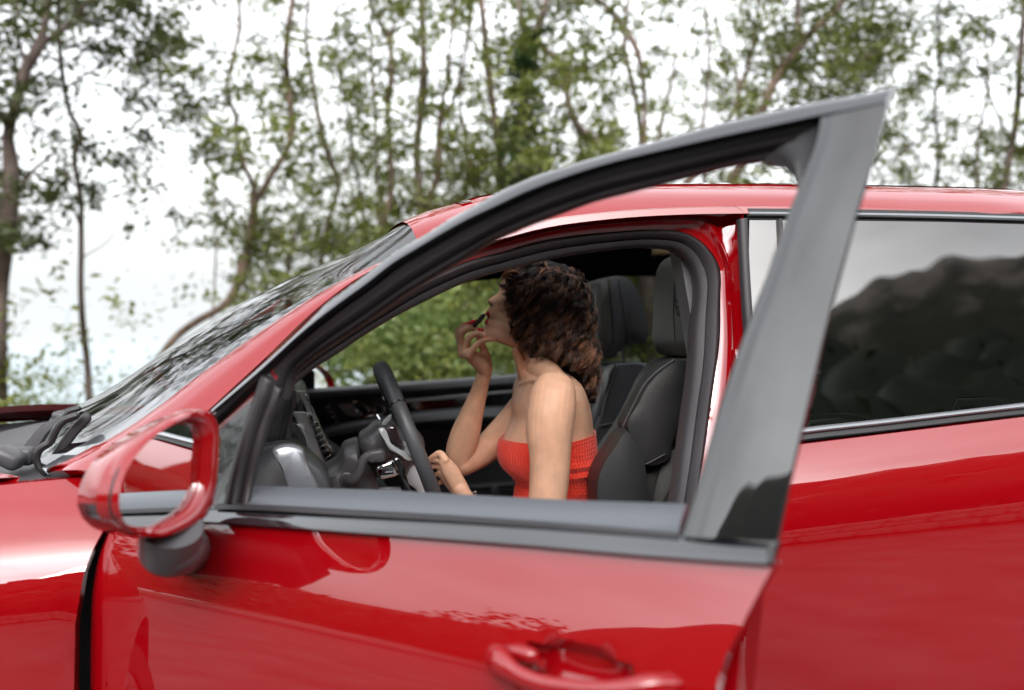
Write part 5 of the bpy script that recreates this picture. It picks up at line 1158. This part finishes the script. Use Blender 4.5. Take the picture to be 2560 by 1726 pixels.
# ================================================================== TREES (stems traced in the picture, each at its own distance)
# name, distance y, bark, label, stems [(x, y, half width px) ...]
TR = [
 ('broad_tree', 8.2, 'bark_dark', 'thick dark trunk at the far left forking high into two stems', [
   [(8, 1400, 17), (6, 1150, 15), (4, 1018, 15), (2, 850, 15), (4, 722, 16), (10, 640, 20), (18, 560, 23), (28, 470, 21), (26, 400, 19), (20, 350, 15), (34, 280, 13), (50, 222, 13), (68, 165, 14), (90, 130, 14), (108, 80, 10), (116, 30, 9), (122, -60, 8), (135, -260, 6)],
   [(86, 140, 11), (118, 100, 8), (146, 82, 6), (185, 44, 5.5), (229, -4, 5), (290, -90, 4), (350, -220, 3)],
   [(62, 150, 5), (48, 110, 4), (40, 70, 3.5), (44, 0, 3), (38, -120, 2)], [(57, 460, 4), (90, 420, 4), (125, 392, 3.4), (150, 366, 2.2)], [(18, 315, 9), (5, 290, 8), (-40, 230, 7), (-110, 120, 5)]]),
 ('slender_tree', 9.0, 'bark_dark', 'slender bent sapling right of the thick left trunk, bare lower stem', [
   [(226, 1300, 9), (224, 1100, 9), (222, 981, 9), (218, 907, 8), (207, 814, 8), (202, 703, 7), (203, 640, 7), (203, 574, 7), (203, 518, 6), (197, 470, 6), (189, 425, 6), (185, 390, 6.5), (200, 345, 8), (190, 308, 6.5), (178, 289, 6), (165, 240, 5.5), (159, 203, 5.5), (152, 150, 6), (147, 92, 6), (146, 40, 6.5), (146, -60, 6), (160, -260, 4)],
   [(202, 570, 3.5), (180, 510, 3), (170, 481, 3), (165, 430, 3), (163, 400, 2.5), (168, 370, 2.2)], [(204, 646, 1.8), (230, 630, 1.6), (262, 610, 1.5), (290, 580, 1.3)], [(172, 215, 3), (200, 195, 3), (240, 170, 2.6), (265, 135, 2.2), (290, 95, 2)]]),
 ('forked_tree', 9.6, 'bark', 'leaning tree with a low curved trunk dividing into a wide V', [
   [(360, 1060, 13), (372, 950, 12), (403, 892, 11), (444, 840, 10), (499, 800, 10), (545, 775, 10), (575, 748, 11), (592, 715, 11), (606, 665, 12), (622, 611, 12), (630, 560, 11), (637, 505, 11)],
   [(637, 505, 9), (634, 470, 6), (622, 440, 5.5), (606, 400, 5), (598, 360, 5), (588, 314, 5.5), (592, 298, 6), (578, 265, 5), (568, 226, 5), (571, 190, 4.5), (582, 148, 4.5), (593, 100, 4.5), (600, 70, 5), (598, 20, 4), (595, -80, 4), (605, -250, 3)],
   [(640, 500, 9), (662, 466, 7.5), (682, 432, 7.5), (705, 398, 8), (722, 362, 8), (730, 330, 9.5), (727, 280, 8), (720, 222, 8.5), (715, 160, 8), (717, 105, 8), (722, 60, 7), (732, 0, 7), (738, -120, 6), (745, -320, 4)],
   [(600, 70, 3), (572, 55, 2.5), (545, 20, 2), (520, -30, 1.6)], [(531, 800, 2.4), (537, 700, 2.4), (540, 600, 2.2), (535, 500, 2), (530, 400, 1.6)]]),
 ('crooked_tree', 11.5, 'bark', 'thin crooked tree between the V-shaped tree and the straight stem', [
   [(760, 1040, 6), (775, 900, 6), (800, 700, 6), (814, 580, 6), (838, 500, 6), (846, 455, 7), (830, 410, 7), (815, 370, 8), (800, 310, 7), (790, 259, 6), (784, 215, 6), (776, 170, 5.5), (765, 100, 4.5), (770, 0, 4), (775, -150, 3)],
   [(846, 455, 3), (866, 420, 2.4), (885, 380, 2)], [(652, 545, 2), (700, 600, 2.5), (744, 622, 2.6), (770, 640, 3)]]),
 ('twin_stem_tree', 10.4, 'bark', 'reddish brown stem that forks near the top of the picture, left of the pale poles', [
   [(940, 900, 11), (950, 700, 10), (957, 580, 10), (962, 540, 9), (975, 500, 8.5), (980, 450, 7), (977, 400, 6.5), (975, 333, 6.5), (970, 290, 6.5), (968, 259, 7), (974, 228, 7), (979, 195, 8), (979, 160, 7), (977, 125, 6), (972, 95, 7), (958, 70, 6), (942, 40, 5), (924, 0, 4.6), (905, -90, 4), (880, -260, 3)],
   [(975, 84, 4), (988, 56, 3.4), (1005, 28, 3), (1032, 0, 2.8), (1070, -60, 2)]]),
 ('pole_tree', 11.0, 'bark_pale', 'straight grey brown pole tree, taller of the close pair above the windshield', [
   [(1040, 900, 14), (1050, 700, 13), (1052, 580, 12), (1051, 520, 11), (1049, 470, 11), (1043, 420, 10), (1042, 370, 10), (1050, 300, 10), (1057, 229, 13), (1060, 185, 11), (1058, 120, 8), (1057, 74, 8), (1054, 0, 9), (1050, -120, 8), (1052, -330, 6)]]),
 ('pole_tree', 10.7, 'bark', 'thinner slanting tree crossing behind the straight grey pole tree', [
   [(1045, 700, 9), (1050, 600, 9), (1054, 548, 9), (1072, 500, 8), (1088, 460, 8), (1098, 410, 8.5), (1099, 370, 9), (1098, 330, 8), (1104, 280, 7), (1112, 225, 4.5), (1122, 180, 4), (1126, 110, 4), (1132, 60, 5), (1137, 0, 4.6), (1142, -120, 4), (1130, -280, 3)],
   [(1107, 300, 5), (1135, 250, 5), (1148, 190, 4.5), (1160, 120, 4), (1172, 60, 3), (1180, -30, 2.4)], [(1060, 540, 3), (1100, 500, 3), (1140, 450, 2.6), (1190, 400, 2.2)]]),
 ('pole_tree', 10.2, 'bark', 'brown pole tree just left of the ivy covered trunk', [
   [(1270, 700, 12), (1262, 560, 12), (1256, 470, 11), (1250, 400, 10), (1240, 320, 9), (1232, 262, 9), (1226, 220, 9), (1220, 180, 8.5), (1214, 120, 7.5), (1209, 60, 7.5), (1203, 0, 8), (1196, -120, 7), (1198, -320, 5)]]),
 ('ivy_tree', 8.8, 'bark_pale', 'trunk wrapped in dark ivy with a knotty fork above', [
   [(1315, 820, 20), (1312, 600, 18), (1308, 470, 17), (1306, 400, 15), (1304, 333, 14), (1310, 270, 12), (1322, 220, 10), (1328, 180, 9), (1330, 145, 10), (1336, 108, 14), (1342, 85, 12), (1350, 55, 10), (1362, 20, 9), (1372, -40, 8), (1385, -200, 6)],
   [(1330, 105, 9), (1316, 85, 5.5), (1306, 60, 5), (1298, 20, 5), (1292, -20, 4.4), (1280, -120, 3.4)],
   [(1342, 105, 9), (1360, 122, 8), (1383, 141, 9), (1400, 152, 9), (1412, 166, 10), (1418, 205, 9), (1420, 250, 9), (1432, 290, 10), (1449, 322, 11), (1475, 344, 12), (1501, 362, 13), (1520, 392, 15), (1535, 440, 16), (1545, 520, 18), (1550, 700, 20)],
   [(1357, 130, 4), (1378, 175, 3.4), (1397, 207, 3.6), (1416, 240, 4)], [(1510, 372, 4), (1522, 345, 3), (1528, 310, 2.4)]]),
 ('slanting_tree', 9.8, 'bark', 'tree whose stem slants down to the right above the door frame\'s middle', [
   [(1617, 700, 8), (1614, 450, 7), (1612, 351, 6), (1612, 280, 5.5), (1609, 220, 6), (1602, 165, 6.5), (1588, 115, 7.5), (1570, 85, 8), (1553, 63, 7), (1525, 30, 6), (1497, 0, 5.4), (1440, -80, 4.5), (1390, -200, 3.4)]]),
 ('grove_tree', 11.8, 'bark', 'pale twin trunk of the grove behind the slanting tree', [
   [(1640, 600, 9), (1604, 360, 8), (1598, 300, 7), (1584, 222, 6.5), (1568, 160, 6), (1560, 92, 5.5), (1568, 30, 5), (1575, -60, 5), (1585, -260, 3)],
   [(1660, 700, 8), (1650, 330, 6), (1662, 270, 5), (1680, 200, 4), (1690, 120, 3)]]),
 ('grove_tree', 9.2, 'bark', 'stout diagonal limb tree rising to the right behind the door frame tip', [
   [(1790, 700, 18), (1805, 540, 16), (1822, 470, 15), (1845, 425, 13), (1862, 390, 12), (1885, 330, 11), (1907, 274, 11), (1924, 232, 11), (1937, 200, 11), (1955, 172, 11), (1974, 148, 12), (1995, 120, 12), (2011, 100, 11), (2035, 76, 9), (2059, 55, 8.5), (2085, 28, 7.5), (2111, 0, 7), (2170, -80, 6), (2240, -230, 4)],
   [(2007, 100, 7), (1998, 75, 7), (1994, 50, 6), (1996, 0, 5.4), (1990, -90, 4)]]),
 ('grove_tree', 10.6, 'bark', 'thinner crossed stems left of the stout diagonal limb', [
   [(1690, 640, 10), (1707, 470, 10), (1737, 430, 9), (1765, 390, 8), (1800, 340, 7), (1835, 275, 6), (1850, 225, 6), (1868, 170, 5), (1885, 90, 4), (1895, 0, 3.4), (1900, -160, 3)],
   [(1848, 300, 5), (1848, 222, 5), (1830, 160, 4), (1800, 100, 3.4), (1790, 20, 3)], [(1850, 420, 5), (1848, 300, 4.5)]]),
 ('edge_tree', 9.4, 'bark_dark', 'dark leafy tree at the right edge of the picture', [
   [(2480, 760, 11), (2500, 560, 10), (2510, 470, 9), (2525, 390, 9), (2535, 333, 8.5), (2545, 260, 8), (2548, 185, 8), (2556, 80, 7), (2560, -40, 6), (2550, -260, 4)],
   [(2530, 360, 4), (2500, 300, 3.4), (2470, 230, 3), (2440, 150, 2.4)]]),
 ('window_tree', 8.0, 'bark_pale', 'pale smooth trunk seen through the cabin right of the steering wheel', [
   [(992, 1100, 11), (992, 960, 10.5), (989, 880, 10), (986, 797, 9.5), (984, 700, 9), (990, 600, 8)]]),
 ('window_tree', 8.6, 'bark_dark', 'dark reddish trunk beside the pale smooth one in the cabin window', [
   [(1030, 1100, 15), (1024, 960, 14), (1014, 880, 13), (1004, 820, 10), (1000, 700, 8)],
   [(1024, 900, 5), (1050, 930, 5), (1082, 880, 4.6), (1110, 830, 4.4), (1150, 780, 4), (1190, 730, 3.6)]]),
 ('window_tree', 7.6, 'bark_dark', 'broad dark trunk seen between the two headrests', [
   [(1625, 1100, 26), (1622, 900, 25), (1620, 780, 24), (1618, 660, 24), (1616, 560, 22), (1640, 480, 18)]]),
]
TR[13:13] = [
 ('slim_tree', 10.9, 'bark', 'thin grey stem just left of the reddish brown forked stem', [[(940, 900, 5), (948, 600, 5), (944, 450, 4.6), (940, 340, 4.4), (934, 230, 4), (930, 150, 3.6), (928, 60, 3), (932, -60, 2.6)]]),
 ('slim_tree', 12.2, 'bark_dark', 'wiry dark stem leaning left between the crooked tree and the reddish stem', [[(930, 760, 5), (910, 560, 5), (898, 470, 4.6), (880, 380, 4.2), (872, 300, 3.6), (850, 200, 3), (842, 80, 2.6), (846, -60, 2)]]),
 ('slim_tree', 11.4, 'bark', 'slim stem rising among light leaves between the slanting pole and the brown pole', [[(1150, 700, 5), (1160, 520, 4.6), (1172, 420, 4.2), (1160, 330, 4), (1150, 240, 4), (1166, 150, 3.4), (1178, 60, 3), (1172, -60, 2.4)]]),
 ('slim_tree', 10.8, 'bark_dark', 'short leaning stem behind the bush left of the windshield top', [[(700, 900, 6), (716, 700, 5.5), (735, 600, 5), (760, 540, 4), (790, 490, 3.4), (830, 440, 2.6)]]),
 ('slim_tree', 11.2, 'bark', 'reddish slim stem above the middle of the door frame', [[(1768, 640, 5), (1760, 460, 5), (1756, 330, 4.6), (1768, 220, 4.2), (1772, 110, 3.8), (1764, 0, 3.2), (1766, -120, 2.6)]]),
 ('slim_tree', 10.9, 'bark_dark', 'thin dark stem in the leaves right of the door frame tip', [[(2330, 640, 5), (2338, 480, 5), (2346, 380, 4.6), (2336, 270, 4.2), (2350, 160, 3.6), (2346, 60, 3), (2352, -80, 2.4)]]),
 ('slim_tree', 11.6, 'bark', 'thin crooked stem nearest the dark tree at the right edge', [[(2440, 700, 5), (2448, 500, 5), (2440, 400, 4.6), (2452, 310, 4), (2472, 220, 3.4), (2464, 110, 3), (2470, -30, 2.4)]]),
]
# foliage density over the picture: rows of 160 px from y=-640, columns of 160 px from x=-480
DEN = [
 [.12]*6+[.30]*17, [.10]*5+[.32]*18, [.10]*5+[.35]*18, [.15, .15, .3, .35, .45, .40, .15, .25, .45, .50, .50, .50, .40, .40, .5, .6, .65, .6, .45, .35, .4, .4, .4],
 [.1, .12, .3, .36, .52, .50, .05, .14, .48, .46, .52, .55, .42, .34, .52, .72, .75, .66, .34, .16, .34, .4, .4],
 [.12, .15, .30, .30, .22, .42, .46, .48, .58, .60, .66, .60, .52, .40, .60, .72, .76, .70, .32, .62, .78, .6, .5],
 [.2, .2, .40, .34, .30, .26, .36, .44, .62, .68, .74, .74, .70, .10, .20, .50, .60, .55, .45, .74, .80, .6, .5],
 [.6, .5, .50, .50, .10, .01, .45, .48, .62, .74, .80, .82, .80, .6, .6, .6, .6, .6, .5, .7, .7, .6, .5],
 [.7, .7, .70, .50, .20, .10, .38, .66, .82, .88, .94, .93, .90, .9, .85, .85, .85, .6, .6, .6, .6, .6, .5],
 [.9, .9, .90, .74, .62, .50, .78, .88, .92, .95, .98, .98, .96, .95, .9, .9, .9, .8, .8, .8, .8, .8, .7],
 [.95, .95, .95, .93, .90, .86, .93, .95, .95, .98, .99, .99, .99, .99, .95, .95, .95, .9, .9, .9, .9, .9, .9]]
DEN = np.array(DEN)
def dens(x, y):
    u = (x + 480)/160 - .5; v = (y + 640)/160 - .5
    i = int(np.clip(math.floor(v), 0, DEN.shape[0]-2)); j = int(np.clip(math.floor(u), 0, DEN.shape[1]-2)); fv = min(1, max(0, v-i)); fu = min(1, max(0, u-j))
    return (DEN[i, j]*(1-fu) + DEN[i, j+1]*fu)*(1-fv) + (DEN[i+1, j]*(1-fu) + DEN[i+1, j+1]*fu)*fv
R4 = random.Random(5)
troots = []
for name, Yd, bk, label, stems in TR:
    base = at(stems[0][0][0], stems[0][0][1], Yd); gz = float(terr(np.array(base[0]), np.array(Yd)))
    root = empty(name, (base[0], Yd, gz)); tag(root, label, 'tree', 'trees on the slope behind the car')
    vf = []
    for si_, st in enumerate(stems):
        q = []
        for k_, (x, y, r) in enumerate(st):
            p, rm = K(x, y, r, Yd + .15*math.sin(x*.013 + y*.02)); q.append(np.r_[p, rm])
        if si_ == 0:
            p0 = q[0]; q = [np.r_[p0[0] + .04, Yd, gz - .2, p0[3]*1.25]] + q
        Q = cat(np.array(q), max(14, len(q)*4)); vf.append(tube(Q[:, :3], Q[:, 3], 10))
    o = mesh_obj('trunk', *join(*vf), M[bk], root, None)
    pts = np.array([(x, y) for s in stems for x, y, r in s])
    troots.append((root, Yd, pts, []))
# clumps: sample positions by density, give each to the nearest stem's tree
def add_clumps(n, x0, x1, y0, y1, jit=1.3):
    for _ in range(n):
        x, y = R4.uniform(x0, x1), R4.uniform(y0, y1)
        d = dens(x, y)
        if R4.random() > -math.log(1 - min(d, .985))/2.1: continue
        best = min(range(len(troots)-3), key=lambda i: np.min(np.hypot(troots[i][2][:, 0]-x, (troots[i][2][:, 1]-y)*.6)) + R4.uniform(0, 120))
        root, Yd, pts, L = troots[best]
        Yc = Yd + R4.gauss(.55, jit); L.append((x, y, max(6.4, Yc)))
add_clumps(12500, -480, 3040, -620, 620)
add_clumps(1900, 600, 1900, 560, 900)
for i, (root, Yd, pts, L) in enumerate(troots):
    if not L: continue
    C = np.array([at(x, y, Yc) for x, y, Yc in L])
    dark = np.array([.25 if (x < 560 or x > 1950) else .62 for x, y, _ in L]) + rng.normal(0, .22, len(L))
    leaves_mesh('crown', C, 40, rng.uniform(.11, .25, len(C)), .086, M['leaf'] if not (root.name.startswith(('broad', 'slender'))) else M['leaf_mid'], root, np.clip(dark, 0, 1))
    tw = []
    for c in C[::4]:
        d = np.array([R4.gauss(0, 1), R4.gauss(0, .5), R4.gauss(0, .5) + .2]); d *= .35/np.linalg.norm(d)
        tw.append(tube([c - d, c + np.array([0, 0, .03]), c + d], [.009, .006, .003], 4, cap=False))
    mesh_obj('twigs', *join(*tw), M['bark_dark'], root, None)['kind'] = 'stuff'
# ivy on the trunk
ivr = troots[8][0]; ic = []
for _ in range(200):
    y = R4.uniform(60, 900); xc = np.interp(y, [60, 110, 180, 260, 330, 470, 900], [1340, 1322, 1308, 1304, 1300, 1300, 1305]); wv = np.interp(y, [60, 200, 330, 470, 900], [12, 26, 38, 48, 54])
    if 150 < y < 300 and R4.random() < .35: continue
    ic.append(at(xc + R4.gauss(0, wv*.6), y, 8.8 + R4.gauss(0, .22)))
leaves_mesh('ivy', np.array(ic), 26, rng.uniform(.06, .13, len(ic)), .085, M['leaf_ivy'], ivr)
# undergrowth and shrubs below the trees
C = []
for _ in range(1800):
    x, y = R4.uniform(-700, 3000), R4.uniform(690, 1250); d = dens(min(x, 3000), min(y, 1100))
    if R4.random() > -math.log(1 - min(d, .985))/4.0: continue
    Yc = R4.uniform(6.6, 12.5); p = at(x, y, Yc)
    if p[2] > terr(np.array(p[0]), np.array(Yc)) - .1: C.append(p)
C = np.array(C)
ug = leaves_mesh('undergrowth', C, 34, rng.uniform(.16, .36, len(C)), .085, M['leaf'], None, np.clip(rng.normal(.85, .2, len(C)), 0, 1)); tag(ug, kind='stuff')
# bright shrubs in the cabin window
sb = []
for _ in range(230):
    x, y = R4.gauss(1060, 150), R4.gauss(850, 75)
    if 730 < y < 1010: sb.append(at(x, y, R4.uniform(7.0, 9.4)))
sr = empty('leafy_shrub', (at(1060, 900, 8.2)[0], 8.2, 0)); tag(sr, 'bright green leafy shrub seen through the cabin beside the pale trunk', 'shrub')
leaves_mesh('foliage', np.array(sb), 34, rng.uniform(.14, .30, len(sb)), .10, M['leaf_backlit'], sr, np.clip(rng.normal(.9, .12, len(sb)), 0, 1))
stm_ = [tube(cat([at(x, 1150, 8.2), at(x + 20, 960, 8.2), at(x - 10 + 30*k_, 820, 8.2)], 8), [.02]*4 + [.012]*4, 6) for k_, x in enumerate((980, 1040, 1090, 1140))]
mesh_obj('stems', *join(*stm_), M['bark'], sr, None)

# street lamp far below by the shore road
lp = at(168, 900, 60); lamp = empty('street_lamp', (lp[0], 60, lp[2] - 8)); tag(lamp, 'distant pale double-armed street lamp right of the thick left trunk', 'street lamp')
M['galv'] = mat('galvanised_steel', (.55, .62, .66), .5, .3)
mesh_obj('pole', *tube(cat([lp - [0, 0, 8], lp, at(168, 780, 60)], 10), .10, 8), M['galv'], lamp)
for s_ in (-1, 1):
    mesh_obj('arm', *tube(cat([at(168, 790, 60), at(168 + s_*4, 772, 60), at(168 + s_*14, 763, 60), at(168 + s_*30, 760, 60)], 14), .08, 8), M['galv'], lamp)
    mesh_obj('lamp_head', *rbox(at(168 + s_*36, 760, 60), (.75, .3, .14), .04), M['galv'], lamp)

# wooded slope behind the camera: seen in paint and glass
def ico():
    bm = bmesh.new(); bmesh.ops.create_icosphere(bm, subdivisions=2, radius=1); V = np.array([v.co[:] for v in bm.verts]); Fc = np.array([[v.index for v in f.verts] for f in bm.faces]); bm.free(); return V, Fc
iv, if_ = ico(); Vs, Fs, Ts, HC, HS = [], [], [], [], []; off = 0; k_ = 0
while k_ < 3000:
    x = R4.gauss(0, 75); y = -10.5 - abs(R4.random())**1.7*190
    if y < -60 and R4.random() < .2: continue
    k_ += 1
    s = R4.uniform(1.1, 2.5)*(1 + (-y)/140); z = float(terr(np.array(x), np.array(y))) + s*.7
    m_ = np.interp(x + .25*(-y-9.5), [-42, -2], [.42, 1]); s *= m_
    q = iv*np.array([s, s, s*1.15])*.74*(1 + .3*rng.random(len(iv)))[:, None] + [x, y, z]
    Vs.append(q); Fs.append(if_ + off); off += len(iv); Ts.append(np.full(len(iv), .1)); HC.append((x, y, z + s*.1)); HS.append(s*.62)
HC = np.array(HC); HS = np.array(HS)
for lo_, hi_, sz_ in ((0, 2.2, .5), (2.2, 3.4, .8), (3.4, 99, 1.3)):
    k_ = (HS/.62 >= lo_) & (HS/.62 < hi_)
    o_ = leaves_mesh('forest_leaves', HC[k_], 44, HS[k_], sz_, M['leaf_dark'], None)
    if o_: tag(o_, kind='stuff')
fo = fast_mesh('hillside_forest', np.vstack(Vs), np.vstack(Fs), M['leaf_dark'], None, True); tag(fo, kind='stuff')
a2_ = fo.data.attributes.new('tone', 'FLOAT', 'POINT'); a2_.data.foreach_set('value', np.concatenate(Ts).astype(np.float32))
C = []
for _ in range(1500):     # loose trees along the road ahead, mirrored in the open door
    az = R(R4.uniform(-112, -66)); dd_ = R4.uniform(20, 34); el = R4.random()**1.3*(.16 + .05*math.sin(az*17)); x = .5 + math.sin(az)*dd_; y = -.5 - math.cos(az)*dd_
    if -6.4 < y < 4.0 and abs(x) < 19: continue
    C.append((x, y, 1.1 + el*dd_))
for _ in range(2600):
    x = R4.gauss(0, 16); y = -8.6 - R4.random()**1.5*14; z = float(terr(np.array(x), np.array(y))) + R4.uniform(0, 3.2)*np.interp(x, [-26, -4], [.35, 1]); C.append((x, y, z))
hg = leaves_mesh('roadside_bushes', np.array(C), 12, rng.uniform(.3, .6, len(C)), .26, M['leaf_dark'], None); tag(hg, kind='stuff')
